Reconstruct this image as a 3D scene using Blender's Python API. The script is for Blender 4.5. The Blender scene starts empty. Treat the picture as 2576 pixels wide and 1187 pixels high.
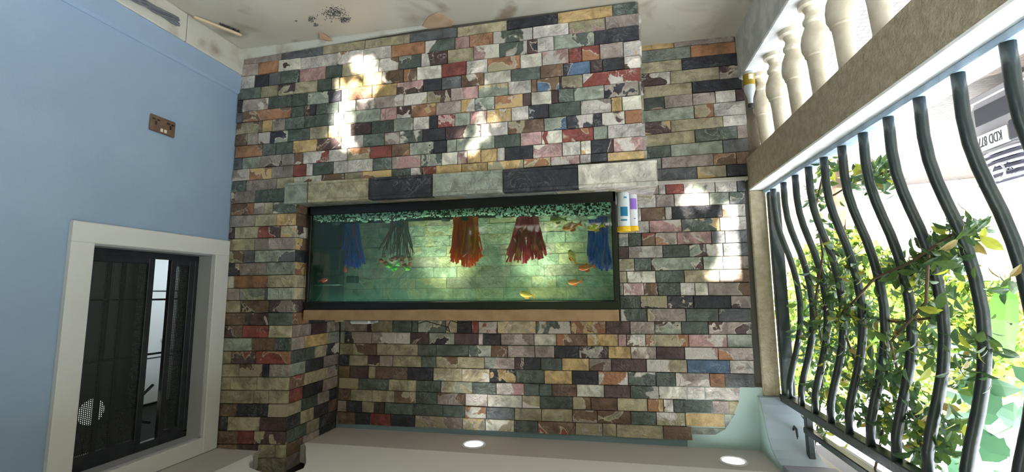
import bpy, math, random
from mathutils import Vector, Matrix
random.seed(7)
rnd = random.random
def ru(a, b): return a + (b - a) * random.random()

# ------------------------------------------------------------------ camera
S = bpy.context.scene
COL = S.collection
FPX, YAW, PITCH, ROLL = 1166.74, .2022, -.1215, -.0085
CAM = Vector((0, -2.3334, 1.5))
_f = Vector((math.sin(YAW)*math.cos(PITCH), math.cos(YAW)*math.cos(PITCH), math.sin(PITCH)))
_r = Vector((math.cos(YAW), -math.sin(YAW), 0))
_u = _r.cross(_f)
CR = _r*math.cos(ROLL) + _u*math.sin(ROLL)
CU = -_r*math.sin(ROLL) + _u*math.cos(ROLL)
cd = bpy.data.cameras.new('camera')
cam = bpy.data.objects.new('camera', cd)
COL.objects.link(cam)
# the photograph was taken with the phone upside down: the camera is rolled by half a turn
cam.matrix_world = Matrix(((-CR.x, -CU.x, -_f.x, CAM.x), (-CR.y, -CU.y, -_f.y, CAM.y),
                           (-CR.z, -CU.z, -_f.z, CAM.z), (0, 0, 0, 1)))
cd.sensor_width = 36
cd.lens = FPX*36/2576
cd.clip_start = .02
S.camera = cam
def at(px, py, ax, val):
    """point of the place seen at a photo pixel on the plane ax = val"""
    d = _f + CR*((1288-px)/FPX) + CU*((py-593.5)/FPX)
    i = 'xyz'.index(ax)
    return CAM + d*((val-CAM[i])/d[i])

# ------------------------------------------------------------------ light
S.view_settings.view_transform = 'Standard'
S.view_settings.look = 'None'
S.view_settings.exposure = 1.72
S.view_settings.gamma = 1
w = bpy.data.worlds.new('sky')
S.world = w
w.use_nodes = True
bg = w.node_tree.nodes['Background']
bg.inputs[0].default_value = (.88, .94, 1, 1)
bg.inputs[1].default_value = 4.0
SUN_AZ, SUN_TAN = .05, .27
sl = bpy.data.lights.new('sun', 'SUN')
sl.energy = 11.0
sl.angle = .0095
sl.color = (1, .93, .80)
so = bpy.data.objects.new('sun', sl)
COL.objects.link(so)
so.rotation_euler = Vector((-SUN_AZ, -1, SUN_TAN)).to_track_quat('Z', 'Y').to_euler()
so.location = (0, -8, 6)

# ------------------------------------------------------------------ helpers
def tag(o, label=None, cat=None, group=None, kind=None):
    if label: o['label'] = label
    if cat: o['category'] = cat
    if group: o['group'] = group
    if kind: o['kind'] = kind
    return o
def empty(name, loc=(0, 0, 0), rz=0, label=None, cat=None, group=None, kind=None):
    o = bpy.data.objects.new(name, None)
    COL.objects.link(o)
    o.location = loc
    o.rotation_euler = (0, 0, rz)
    o.empty_display_size = .05
    return tag(o, label, cat, group, kind)
class MB:
    def __init__(s):
        s.v = []; s.f = []; s.m = []
    def add(s, vs, fs, mi=0):
        n = len(s.v)
        s.v += [tuple(v) for v in vs]
        s.f += [tuple(i+n for i in f) for f in fs]
        s.m += [mi]*len(fs)
        return s
    def box(s, x0, x1, y0, y1, z0, z1, mi=0):
        return s.add([(x0,y0,z0),(x1,y0,z0),(x1,y1,z0),(x0,y1,z0),(x0,y0,z1),(x1,y0,z1),(x1,y1,z1),(x0,y1,z1)],
                     [(0,3,2,1),(4,5,6,7),(0,1,5,4),(1,2,6,5),(2,3,7,6),(3,0,4,7)], mi)
    def bbox(s, x0, x1, y0, y1, z0, z1, b=.006, mi=0):
        """box with chamfered edges"""
        vs = []
        for z, i in ((z0, b), (z0+b, 0), (z1-b, 0), (z1, b)):
            X0, X1, Y0, Y1 = x0+i, x1-i, y0+i, y1-i
            c = b*.7 if i == 0 else 0
            vs += [(X0+c,Y0,z),(X1-c,Y0,z),(X1,Y0+c,z),(X1,Y1-c,z),(X1-c,Y1,z),(X0+c,Y1,z),(X0,Y1-c,z),(X0,Y0+c,z)]
        fs = [tuple(range(7, -1, -1)), tuple(range(24, 32))]
        for k in range(3):
            for i in range(8):
                fs.append((k*8+i, k*8+(i+1) % 8, k*8+8+(i+1) % 8, k*8+8+i))
        return s.add(vs, fs, mi)
    def prism(s, poly, axis, a, b, mi=0):
        """polygon extruded along an axis; poly in the other two axes in order"""
        def p(u, v, t):
            return {'x': (t, u, v), 'y': (u, t, v), 'z': (u, v, t)}[axis]
        n = len(poly)
        vs = [p(u, v, a) for u, v in poly] + [p(u, v, b) for u, v in poly]
        fs = [tuple(range(n)), tuple(range(2*n-1, n-1, -1))]
        fs += [(i, (i+1) % n, n+(i+1) % n, n+i) for i in range(n)]
        return s.add(vs, fs, mi)
    def tube(s, path, r, seg=8, mi=0, flat=1.0):
        path = [Vector(p) for p in path]
        n = len(path); vs = []; fs = []
        up = Vector((0, 0, 1))
        t0 = (path[1]-path[0]).normalized()
        if abs(t0.dot(up)) > .9: up = Vector((1, 0, 0))
        for i, p in enumerate(path):
            t = (path[min(i+1, n-1)]-path[max(i-1, 0)])
            t = t.normalized() if t.length > 1e-9 else t0
            a = t.cross(up).normalized(); b = a.cross(t).normalized()
            rr = r[i] if isinstance(r, (list, tuple)) else r
            for k in range(seg):
                q = 2*math.pi*k/seg
                vs.append(p + a*rr*math.cos(q) + b*rr*flat*math.sin(q))
        for i in range(n-1):
            for k in range(seg):
                fs.append((i*seg+k, i*seg+(k+1) % seg, (i+1)*seg+(k+1) % seg, (i+1)*seg+k))
        fs.append(tuple(range(seg-1, -1, -1))); fs.append(tuple((n-1)*seg+k for k in range(seg)))
        return s.add(vs, fs, mi)
    def lathe(s, prof, c=(0, 0, 0), seg=16, mi=0, sq=1):
        vs = []; fs = []
        for r, z in prof:
            for k in range(seg):
                q = 2*math.pi*k/seg
                vs.append((c[0]+r*math.cos(q)*sq, c[1]+r*math.sin(q), c[2]+z))
        n = len(prof)
        for i in range(n-1):
            for k in range(seg):
                fs.append((i*seg+k, i*seg+(k+1) % seg, (i+1)*seg+(k+1) % seg, (i+1)*seg+k))
        fs.append(tuple(range(seg-1, -1, -1))); fs.append(tuple((n-1)*seg+k for k in range(seg)))
        return s.add(vs, fs, mi)
    def mesh(s, name):
        me = bpy.data.meshes.new(name)
        me.from_pydata(s.v, [], s.f)
        if any(s.m):
            me.polygons.foreach_set('material_index', s.m)
        me.update()
        return me
    def build(s, name, mats, parent=None, smooth=False, loc=None, **kw):
        me = s.mesh(name)
        for m in (mats if isinstance(mats, (list, tuple)) else [mats]):
            me.materials.append(m)
        if smooth:
            me.polygons.foreach_set('use_smooth', [True]*len(me.polygons))
            try: me.set_sharp_from_angle(angle=math.radians(38))
            except Exception: pass
        o = bpy.data.objects.new(name, me)
        COL.objects.link(o)
        if parent: o.parent = parent
        if loc: o.location = loc
        return tag(o, **kw)

def lin(c):
    return tuple((x/255/12.92 if x <= 10 else ((x/255+.055)/1.055)**2.4) for x in c) + (1,)
def mat(name, rgb, rough=.6, metal=0, rgb2=None, scale=8, bump=0, bscale=60, spec=.4, contrast=(.4, .6), emit=None, es=0, trans=0, coords='Object', detail=4):
    m = bpy.data.materials.new(name); m.use_nodes = True
    N = m.node_tree.nodes; L = m.node_tree.links
    b = N['Principled BSDF']
    b.inputs['Base Color'].default_value = lin(rgb)
    b.inputs['Roughness'].default_value = rough
    b.inputs['Metallic'].default_value = metal
    b.inputs['Specular IOR Level'].default_value = spec
    tc = N.new('ShaderNodeTexCoord')
    if rgb2:
        t = N.new('ShaderNodeTexNoise'); t.inputs['Scale'].default_value = scale; t.inputs['Detail'].default_value = detail
        L.new(tc.outputs[coords], t.inputs['Vector'])
        r = N.new('ShaderNodeValToRGB')
        r.color_ramp.elements[0].position = contrast[0]; r.color_ramp.elements[1].position = contrast[1]
        r.color_ramp.elements[0].color = lin(rgb); r.color_ramp.elements[1].color = lin(rgb2)
        L.new(t.outputs['Fac'], r.inputs['Fac']); L.new(r.outputs['Color'], b.inputs['Base Color'])
    if bump:
        t = N.new('ShaderNodeTexNoise'); t.inputs['Scale'].default_value = bscale; t.inputs['Detail'].default_value = 3
        L.new(tc.outputs[coords], t.inputs['Vector'])
        k = N.new('ShaderNodeBump'); k.inputs['Strength'].default_value = bump; k.inputs['Distance'].default_value = .01
        L.new(t.outputs['Fac'], k.inputs['Height']); L.new(k.outputs['Normal'], b.inputs['Normal'])
    if emit:
        b.inputs['Emission Color'].default_value = lin(emit); b.inputs['Emission Strength'].default_value = es
    if trans:
        td = N.new('ShaderNodeBsdfTranslucent'); td.inputs['Color'].default_value = lin(rgb2 or rgb)
        mx = N.new('ShaderNodeMixShader'); mx.inputs[0].default_value = trans
        L.new(b.outputs[0], mx.inputs[1]); L.new(td.outputs[0], mx.inputs[2])
        L.new(mx.outputs[0], N['Material Output'].inputs['Surface'])
    return m

# ------------------------------------------------------------------ slate materials
PAL = {'W': (196, 188, 182), 'C': (208, 203, 188), 'P': (172, 134, 132), 'V': (150, 136, 130), 'G': (84, 93, 86),
       'g': (142, 148, 136), 'K': (52, 52, 60), 'M': (80, 62, 62), 'R': (132, 62, 54), 'O': (152, 106, 74),
       'Y': (192, 160, 104), 'T': (160, 150, 122), 'N': (110, 86, 68), 'L': (74, 98, 126), 'S': (94, 96, 100)}
ROUGHK = {'W': 1, 'P': .7, 'V': .55, 'g': .5, 'G': .5, 'T': .4, 'Y': .6, 'C': .4}
_sm = {}
def stone_mat(code):
    if code in _sm: return _sm[code]
    a = code[0]; b = code[1] if len(code) > 1 else None
    m = bpy.data.materials.new('slate_' + code); m.use_nodes = True
    N = m.node_tree.nodes; L = m.node_tree.links
    bs = N['Principled BSDF']
    bs.inputs['Roughness'].default_value = .42
    bs.inputs['Specular IOR Level'].default_value = .35
    tc = N.new('ShaderNodeTexCoord'); oi = N.new('ShaderNodeObjectInfo')
    ml = N.new('ShaderNodeVectorMath'); ml.operation = 'SCALE'; ml.inputs[0].default_value = (37, 17, 53)
    L.new(oi.outputs['Random'], ml.inputs['Scale'])
    ad = N.new('ShaderNodeVectorMath'); ad.operation = 'ADD'
    L.new(tc.outputs['Object'], ad.inputs[0]); L.new(ml.outputs[0], ad.inputs[1])
    def noise(sc, det, dist):
        t = N.new('ShaderNodeTexNoise'); t.inputs['Scale'].default_value = sc; t.inputs['Detail'].default_value = det
        t.inputs['Distortion'].default_value = dist
        L.new(ad.outputs[0], t.inputs['Vector'])
        return t.outputs['Fac']
    def ramp(fac, p0, c0, p1, c1):
        r = N.new('ShaderNodeValToRGB'); e = r.color_ramp.elements
        e[0].position = p0; e[1].position = p1; e[0].color = c0; e[1].color = c1
        L.new(fac, r.inputs['Fac']); return r.outputs['Color']
    def mix(fac, c1, c2, mode='MIX'):
        x = N.new('ShaderNodeMix'); x.data_type = 'RGBA'; x.blend_type = mode
        for sock, v in ((x.inputs[0], fac), (x.inputs[6], c1), (x.inputs[7], c2)):
            if isinstance(v, (int, float)): sock.default_value = v
            elif isinstance(v, tuple): sock.default_value = v
            else: L.new(v, sock)
        return x.outputs[2]
    ca = PAL[a]
    dk = lin(tuple(x*.80 for x in ca)); lt = lin(tuple(min(255, x*1.10+4) for x in ca))
    base = ramp(noise(16, 5, .6), .34, dk, .66, lt)
    if b:
        pn = noise(7, 4, .5)
        base = mix(ramp(pn, .52, (0, 0, 0, 1), .535, (1, 1, 1, 1)), base, lin(PAL[b]))
        rr_ = N.new('ShaderNodeValToRGB'); ee = rr_.color_ramp.elements
        ee[0].position = .505; ee[1].position = .535; ee[0].color = ee[1].color = (0, 0, 0, 1)
        kk = ee.new(.522); kk.color = (.7, .7, .7, 1)
        L.new(pn, rr_.inputs['Fac'])
        base = mix(rr_.outputs['Color'], base, lin((206, 196, 178)))
    rk = ROUGHK.get(a, .25)
    # pale chipped veins
    nv = noise(13, 6, 2.2)
    r = N.new('ShaderNodeValToRGB'); e = r.color_ramp.elements
    e[0].position = .47; e[1].position = .53
    e[0].color = e[1].color = (0, 0, 0, 1)
    k = e.new(.5); k.color = (1, 1, 1, 1)
    L.new(nv, r.inputs['Fac'])
    msk = ramp(noise(5, 2, 0), .48, (0, 0, 0, 1), .6, (1, 1, 1, 1))
    vm = mix(1.0, r.outputs['Color'], msk, 'MULTIPLY')
    sc = N.new('ShaderNodeMath'); sc.operation = 'MULTIPLY'; sc.inputs[1].default_value = .45 + .4*rk
    sp = N.new('ShaderNodeSeparateColor'); L.new(vm, sp.inputs[0]); L.new(sp.outputs[0], sc.inputs[0])
    base = mix(sc.outputs[0], base, lin(tuple(min(255, x*.5+105) for x in ca)))
    # shade from stone to stone
    br = N.new('ShaderNodeHueSaturation')
    mr = N.new('ShaderNodeMapRange'); mr.inputs[3].default_value = .78; mr.inputs[4].default_value = 1.2
    L.new(oi.outputs['Random'], mr.inputs[0]); L.new(mr.outputs[0], br.inputs['Value'])
    br.inputs['Saturation'].default_value = .92
    L.new(base, br.inputs['Color']); L.new(br.outputs[0], bs.inputs['Base Color'])
    bp = N.new('ShaderNodeBump'); bp.inputs['Strength'].default_value = .5 + .5*rk; bp.inputs['Distance'].default_value = .012
    hm = N.new('ShaderNodeMath'); hm.operation = 'ADD'
    L.new(noise(34, 5, .8), hm.inputs[0]); L.new(nv, hm.inputs[1])
    L.new(hm.outputs[0], bp.inputs['Height']); L.new(bp.outputs[0], bs.inputs['Normal'])
    _sm[code] = m
    return m

def stone(parent, P, n, code, proud=None, name='stone', gap=.0011):
    """P: four corners on the face (in order round), n: outward normal"""
    P = [Vector(p) for p in P]
    c = (P[0]+P[1]+P[2]+P[3])/4
    n = Vector(n)
    pr = ru(.003, .012) if proud is None else proud
    ws = (P[1]-P[0]).length; hs = (P[3]-P[0]).length
    gx = gap/max(ws, .02); gz = gap/max(hs, .02)
    def bil(s, t):
        return (P[0]*(1-s)+P[1]*s)*(1-t) + (P[3]*(1-s)+P[2]*s)*t
    nx = 4 if ws > .09 else 3
    ny = 3
    vs = []; fs = []
    tilt = ru(-.002, .002); tilt2 = ru(-.0015, .0015)
    for j in range(ny):
        for i in range(nx):
            s = gx*2 + (1-4*gx)*i/(nx-1); t = gz*2 + (1-4*gz)*j/(ny-1)
            edge = i in (0, nx-1) or j in (0, ny-1)
            vs.append(bil(s, t)-c + n*(pr + (ru(-.0016, .0006) if edge else ru(-.0008, .0024)) + tilt*(2*i/(nx-1)-1) + tilt2*(j-1)))
    for j in range(ny-1):
        for i in range(nx-1):
            fs.append((j*nx+i, j*nx+i+1, (j+1)*nx+i+1, (j+1)*nx+i))
    rim = [i for i in range(nx)] + [j*nx+nx-1 for j in range(1, ny)] + [(ny-1)*nx+i for i in range(nx-2, -1, -1)] + [j*nx for j in range(ny-2, 0, -1)]
    k0 = len(vs)
    for k in rim:
        i, j = k % nx, k//nx
        s = gx + (1-2*gx)*i/(nx-1); t = gz + (1-2*gz)*j/(ny-1)
        vs.append(bil(s, t)-c - n*.012)
    m = len(rim)
    for a in range(m):
        fs.append((rim[(a+1) % m], rim[a], k0+a, k0+(a+1) % m))
    me = bpy.data.meshes.new(name); me.from_pydata(vs, [], fs); me.update()
    me.materials.append(stone_mat(code))
    o = bpy.data.objects.new(name, me); COL.objects.link(o)
    o.parent = parent; o.location = c
    return o

# measures of the room
XR, XP, X1, XL, YB = 2.187, 1.738, -.2008, -.80, .4736
ZC, ZM = 2.348, .862
M_paint_blue = mat('blue_wall_paint', (144, 166, 190), .55, rgb2=(139, 161, 186), scale=3, bump=.12, bscale=180)
M_paint_steel = mat('steel_blue_paint', (112, 132, 140), .5)
M_paint_green = mat('pale_green_paint', (168, 190, 186), .45, rgb2=(160, 184, 180), scale=4)
M_white = mat('white_gloss_paint', (206, 206, 204), .4)
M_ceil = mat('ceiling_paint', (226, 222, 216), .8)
M_ceil2 = mat('ceiling_border_grey', (186, 180, 174), .8)  # greyer tone for the border band and the slab above
M_mortar = mat('mortar', (84, 80, 74), .9)
M_beige = mat('rough_beige_render', (160, 150, 128), .9, rgb2=(144, 134, 112), scale=30, bump=.7, bscale=90)
M_kerb = mat('grey_kerb_render', (196, 196, 192), .85, rgb2=(170, 172, 170), scale=12, bump=.35, bscale=60)
M_steel = mat('dark_green_steel', (28, 40, 40), .35, metal=0, rgb2=(42, 50, 48), scale=14, bump=.1, spec=.6)
M_darkframe = mat('dark_window_steel', (30, 33, 40), .35, rgb2=(40, 44, 50), scale=20, spec=.5)
M_black = mat('black_plastic', (14, 15, 17), .3, spec=.5)
M_wood = mat('tan_wood', (164, 132, 100), .5, rgb2=(150, 118, 86), scale=14)

# ------------------------------------------------------------------ floor, ceiling, walls
def floor_mat():
    m = mat('floor_screed', (186, 182, 170), .45, rgb2=(174, 168, 154), scale=2.2, bump=.08, bscale=40, spec=.3)
    N = m.node_tree.nodes; L = m.node_tree.links
    b = N['Principled BSDF']; src = b.inputs['Base Color'].links[0].from_socket
    tc = [n for n in N if n.type == 'TEX_COORD'][0]
    t = N.new('ShaderNodeTexNoise'); t.inputs['Scale'].default_value = 3.1; t.inputs['Detail'].default_value = 7; t.inputs['Distortion'].default_value = .6
    L.new(tc.outputs['Object'], t.inputs['Vector'])
    r = N.new('ShaderNodeValToRGB'); r.color_ramp.elements[0].position = .60; r.color_ramp.elements[1].position = .72
    L.new(t.outputs['Fac'], r.inputs['Fac'])
    x = N.new('ShaderNodeMix'); x.data_type = 'RGBA'
    L.new(r.outputs['Color'], x.inputs[0]); L.new(src, x.inputs[6]); x.inputs[7].default_value = lin((136, 122, 104))
    L.new(x.outputs[2], b.inputs['Base Color'])
    return m
M_floor = floor_mat()
b = MB()
b.box(-1.05, XR+.2, -2.75, YB+.1, -.25, 0)
b.build('floor', M_floor, kind='structure')
# ceiling: border band at ZC, main field a touch higher, with a rough cut-out round the pilaster top
HOLE = [(1.905, 0), (1.90, -.04), (1.86, -.10), (1.815, -.15), (1.80, -.20), (1.74, -.26), (1.68, -.285), (1.60, -.31), (1.53, -.305),
        (1.49, -.28), (1.475, -.22), (1.51, -.15), (1.56, -.08), (1.62, 0), (1.66, .06), (1.70, .105), (XP, .12)]
def ceiling():
    import bmesh
    bm = bmesh.new()
    def loop(pts, z):
        vs = [bm.verts.new((x, y, z)) for x, y in pts]
        return [bm.edges.new((vs[i], vs[(i+1) % len(vs)])) for i in range(len(vs))], vs
    outer = [(-1.05, -2.75), (XR, -2.75), (XR, 0.0)] + HOLE + [(XP, YB+.02), (-1.05, YB+.02)]
    es, vs = loop(outer, ZC)
    bmesh.ops.triangle_fill(bm, edges=es, use_beauty=True)
    for f in bm.faces:
        if f.normal.z > 0: f.normal_flip()
    bm.faces.ensure_lookup_table()
    g = bmesh.ops.extrude_face_region(bm, geom=bm.faces[:])
    bmesh.ops.translate(bm, vec=(0, 0, .09), verts=[v for v in g['geom'] if isinstance(v, bmesh.types.BMVert)])
    bmesh.ops.recalc_face_normals(bm, faces=bm.faces[:])
    me = bpy.data.meshes.new('ceiling'); bm.to_mesh(me); bm.free()
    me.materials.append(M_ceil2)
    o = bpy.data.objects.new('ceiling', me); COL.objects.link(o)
    tag(o, kind='structure')
    # main field: thin board screwed below the slab, kept clear of walls by the dark border
    b = MB()
    field = [(-1.05, -2.75), (1.87, -2.75), (1.87, -.095)] + HOLE[3:16] + [(1.715, .132), (-1.05, .130)]
    n = len(field)
    vs = [(x, y, ZC-.012) for x, y in field] + [(x, y, ZC-.001) for x, y in field]
    b.add(vs, [tuple(range(n-1, -1, -1)), tuple(range(n, 2*n))] + [(i, (i+1) % n, n+(i+1) % n, n+i) for i in range(n)])
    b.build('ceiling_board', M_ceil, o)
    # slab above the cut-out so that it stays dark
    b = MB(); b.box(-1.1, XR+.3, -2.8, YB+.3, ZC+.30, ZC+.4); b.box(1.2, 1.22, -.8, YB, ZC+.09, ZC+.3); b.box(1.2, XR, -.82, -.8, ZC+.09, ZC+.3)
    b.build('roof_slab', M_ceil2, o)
ceiling()
# back wall
wb = MB()
wb.box(-.884, XR+.3, YB+.012, YB+.25, -.25, ZC+.3)
wall_back = wb.build('wall_back', mat('dark_beige_mortar', (112, 104, 92), .9, bump=.5), kind='structure')
b = MB()
b.box(XL, XP+.05, YB+.006, YB+.011, 0, 2.0); b.box(-.62, XP+.05, YB+.006, YB+.011, 2.0, 2.27)
b.build('mortar_bed', M_mortar, wall_back)
b = MB(); b.box(-.40, XP, YB+.001, YB+.0118, 2.272, ZC); b.build('painted_strip', M_paint_steel, wall_back)
b = MB(); b.box(-.80, -.40, YB-.001, YB+.0115, 2.02, ZC)
b.build('painted_corner', M_paint_green, wall_back)

# right wall (blue) with a window opening
WY0, WY1, WZ0, WZ1 = -.745, -.105, 1.272, 2.265
wr = MB()
def wall_x(mb, x0, x1, y0, y1, z0, z1, oy0, oy1, oz0, oz1):
    mb.box(x0, x1, y0, oy0, z0, z1); mb.box(x0, x1, oy1, y1, z0, z1)
    mb.box(x0, x1, oy0, oy1, z0, oz0); mb.box(x0, x1, oy0, oy1, oz1, z1)
wall_x(wr, XR, XR+.22, -2.75, .25, 0, ZC+.3, WY0, WY1, WZ0, WZ1)
wall_right = wr.build('wall_right', M_paint_blue, kind='structure')
zb1 = .2795
b = MB(); b.prism([(XR+.001, .1586), (XR-.018, .1586), (XR-.018, zb1-.012), (XR-.006, zb1), (XR+.001, zb1)], 'y', -2.75, .0)
b.build('baseboard_right', M_paint_blue, kind='structure')
M_tile = mat('skirting_tile', (190, 188, 178), .35, rgb2=(150, 140, 124), scale=7, contrast=(.52, .70))
o = empty('trim_1', kind='structure')
y = 0
while y > -2.7:
    b = MB(); b.bbox(XR-.026, XR+.001, y-.398, y-.002, 0, .157, .004); b.build('tile', M_tile, o)
    y -= .4
# tapering tile strip at the foot of the stone plinth
b = MB()
b.add([(XR, -.03, 0), (.95, -.03, 0), (.95, .001, 0), (XR, .001, 0), (XR, -.012, .058), (.95, -.012, .004), (.95, .001, .004), (XR, .001, .058)],
      [(0, 3, 2, 1), (4, 5, 6, 7), (0, 1, 5, 4), (1, 2, 6, 5), (2, 3, 7, 6), (3, 0, 4, 7)])
b.build('trim_2', M_tile, kind='structure')

# front parapet and frame of the verandah behind the camera, open above
b = MB(); b.box(-1.05, 1.62, -2.85, -2.75, -.25, .72); b.box(1.62, XR+.22, -2.85, -2.75, -.25, ZC+.3); b.box(-1.05, 1.62, -2.85, -2.75, 2.33, ZC+.3)
b.build('wall_front', M_beige, kind='structure')

# ------------------------------------------------------------------ stones, course by course
def parse(s):
    t = s.split(); out = []
    for i in range(0, len(t)-1, 2):
        out.append((float(t[i]), t[i+1], float(t[i+2])))
    return out
def course(parentf, plane_y, l0, l1, spec, lastslant=None, lim=None):
    """l0, l1: ((px,py),(px,py)) lower and upper joint of the course as seen in the photograph"""
    def yy(l, px):
        (a, b_), (c, d) = l
        return b_ + (d-b_)*(px-a)/(c-a)
    rows = parse(spec)
    for k, (a, code, e) in enumerate(rows):
        pts = []
        for px, top in ((a, 0), (e, 0), (e, 1), (a, 1)):
            if lastslant and k == len(rows)-1 and px == e: px = px + lastslant[top]
            mid = at(px, (yy(l0, px)+yy(l1, px))/2, 'y', plane_y)
            q = at(px, yy(l1 if top else l0, px), 'y', plane_y)
            pts.append(Vector((mid.x, plane_y, q.z)))
        if lim:
            for p in pts: p.x = min(max(p.x, lim[0]), lim[1])
        # order: px grows towards -X; want corners running along +X for the outward normal -Y
        P = [pts[1], pts[0], pts[3], pts[2]]
        stone(parentf((pts[0].x+pts[1].x)/2), P, (0, -1, 0), code)

plinth = empty('stone_plinth', (0, 0, 0), 0, 'low plinth clad in multicoloured slate strips under the fish tank', 'plinth')
b = MB(); b.box(X1+.012, XP, .006, YB-.014, 0, ZM); b.build('core', M_mortar, plinth)
pil = empty('stone_pilaster', (0, 0, 0), 0, 'tall slate clad pilaster between the fish tank and the blue wall', 'pilaster')
b = MB(); b.box(XP+.006, XR, .006, YB+.01, 0, ZC+.29); b.build('core', M_mortar, pil)
LC = [148, 167, 196, 227, 254, 285, 311, 340, 369, 398.5, 427, 456.5, 484]
RC = [5, 34.5, 66, 102, 140, 171, 206, 240, 276, 310, 344, 379, 400]
C = ["606 V 710 S 814 T 920 T 1033 S 1151 T 1276 K 1403 Y 1541 G 1605",
"605 V 653 O 703 CM 757 W 852 WO 917 W 986 O 1070 GW 1145 PW 1182 O 1241 GW 1341 W 1431 TP 1523 V 1608",
"602 W 642 K 678 S 708 GK 754 P 821 G 861 T 922 C 955 WN 1004 gG 1061 WM 1127 T 1193 PC 1257 GW 1327 MK 1352 W 1394 gG 1496 K 1608",
"598 G 659 T 701 TM 745 T 801 G 836 T 856 Y 915 Y 963 NW 1016 NO 1050 C 1112 R 1174 W 1227 OT 1309 CK 1364 PW 1431 R 1464 RO 1509 V 1568 WY 1611",
"590 K 612 VW 676 G 723 G 735 G 774 gK 828 MK 860 W 880 O 937 Y 999 PM 1066 K 1112 S 1161 NW 1218 C 1286 G 1360 N 1418 LK 1485 M 1516 K 1570 WM 1612",
"588 S 614 ON 733 G 767 VM 781 K 796 G 853 W 868 g 897 VW 1016 TW 1075 TM 1135 PV 1204 gY 1279 W 1337 N 1351 LN 1408 TM 1466 WR 1612",
"587 TN 653 N 663 YO 688 VN 720 G 769 G 841 W 868 g 957 PR 999 WM 1035 OY 1097 V 1161 WY 1196 gS 1245 OY 1316 M 1337 C 1388 M 1405 G 1444 gG 1520 KV 1607 g 1613",
"584 NT 626 V 651 NW 680 gK 725 G 781 T 828 CY 853 Y 884 MC 935 G 992 gW 1041 W 1080 K 1102 PR 1145 g 1183 WP 1225 WY 1287 W 1331 LK 1381 G 1461 WV 1538 YN 1565 C 1614",
"581 S 596 ON 663 G 696 G 740 YO 799 NM 860 C 880 W 916 G 968 VW 1007 GW 1064 K 1122 gM 1210 W 1278 NT 1369 gL 1426 KW 1514 MW 1572 WO 1615",
"578 S 610 g 657 VM 711 V 744 WN 765 WR 828 WV 875 TO 932 R 986 NO 1031 gK 1092 K 1124 g 1149 g 1245 G 1310 P 1363 CR 1415 RO 1493 g 1529 W 1616",
"576 VW 629 OY 685 V 739 R 772 W 788 G 840 W 878 W 939 G 987 VP 1059 gG 1112 C 1152 PW 1176 YO 1210 Y 1251 W 1270 K 1341 PC 1415 W 1461 CY 1487 KM 1543 PW 1617",
"573 G 621 V 698 T 740 CN 811 MN 868 T 914 OY 987 G 1034 WM 1065 RM 1098 Y 1162 Yg 1227 YT 1318 TO 1386 PW 1459 W 1487 K 1528 YO 1620"]
pf = lambda x: plinth if x < XP else pil
for i, s in enumerate(C):
    course(pf, 0, ((600, LC[i]), (1605, RC[i])), ((600, LC[i+1]), (1605, RC[i+1])), s, lim=(X1, XR-.002))
# plinth's short side face towards the opening
zs = [at(1610, v, 'y', 0).z for v in RC]
for i in range(12):
    y = 0.0
    while y < YB-.03:
        y2 = min(y+ru(.1, .2), YB)
        stone(plinth, [(X1, y2, zs[i]), (X1, y, zs[i]), (X1, y, zs[i+1]), (X1, y2, zs[i+1])], (-1, 0, 0), random.choice(['W', 'T', 'G', 'WM', 'g', 'V']))
        y = y2
# pilaster above the mantel
PLn = [484, 514, 544, 573, 602, 632, 663, 694.5, 725.5, 756, 786.5, 818, 849.5, 882.5, 914.5, 947.5, 980, 1014, 1047, 1082, 1116, 1151, 1190]
PRn = [471, 506, 536, 567, 597, 628, 658, 690.5, 723, 754, 786.5, 818, 849.5, 882.5, 915.5, 948.5, 982, 1016, 1049, 1084, 1118, 1152, 1189]
Pp = ["572 WM 592 V 644 G 676 G 745", "570 ON 641 VW 665 T 687 GW 745", "568 V 586 V 644 T 697 YO 745", "567 VM 593 T 652 RM 706 TY 744",
"567 T 586 T 642 MV 678 V 744", "567 TN 615 S 643 gS 742", "566 TK 602 V 673 g 743", "563 VC 590 O 678 T 741", "559 V 605 gT 667 S 676 g 742",
"558 T 605 NM 676 MV 738", "556 N 619 MT 678 G 737", "554 MN 613 R 679 T 735", "552 g 634 YN 693 G 734", "550 T 585 MR 645 RO 732", "548 T 603 NT 663 K 679 V 732",
"545 T 583 T 646 T 731", "543 T 638 TM 677 T 731", "541 N 596 K 677 RT 730", "540 K 575 T 655 M 729", "537 N 600 R 640 MT 728", "535 N 597 M 649 T 693 T 727", "534 N 600 T 640 T 727"]
for i, s in enumerate(Pp):
    course(lambda x: pil, 0, ((565, PLn[i]), (740, PRn[i])), ((565, PLn[i+1]), (740, PRn[i+1])), s, lim=(XP, XR-.002))
# pilaster flank
FL = ["G", "N", "N", "WM", "YN", "K", "YO", "T", "T", "TM", "ON K", "V M VT", "V Y g", "G G T WK", "g K V", "RN T VK", "R K V", "T G V K", "K T K N", "G T K", "N V", "V N T"]
for i, s in enumerate(FL):
    z0 = at(740, PRn[i], 'y', 0).z; z1 = at(740, PRn[i+1], 'y', 0).z
    codes = s.split()
    while len(codes) < 3: codes.append(random.choice(['T', 'V', 'K', 'G', 'N']))
    cuts = [0] + sorted(YB*(k+ru(.75, 1.25))/len(codes) for k in range(len(codes)-1)) + [YB]
    for k, cde in enumerate(codes):
        stone(pil, [(XP, cuts[k+1], z0), (XP, cuts[k], z0), (XP, cuts[k], z1), (XP, cuts[k+1], z1)], (-1, 0, 0), cde, proud=ru(0, .004))

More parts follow.
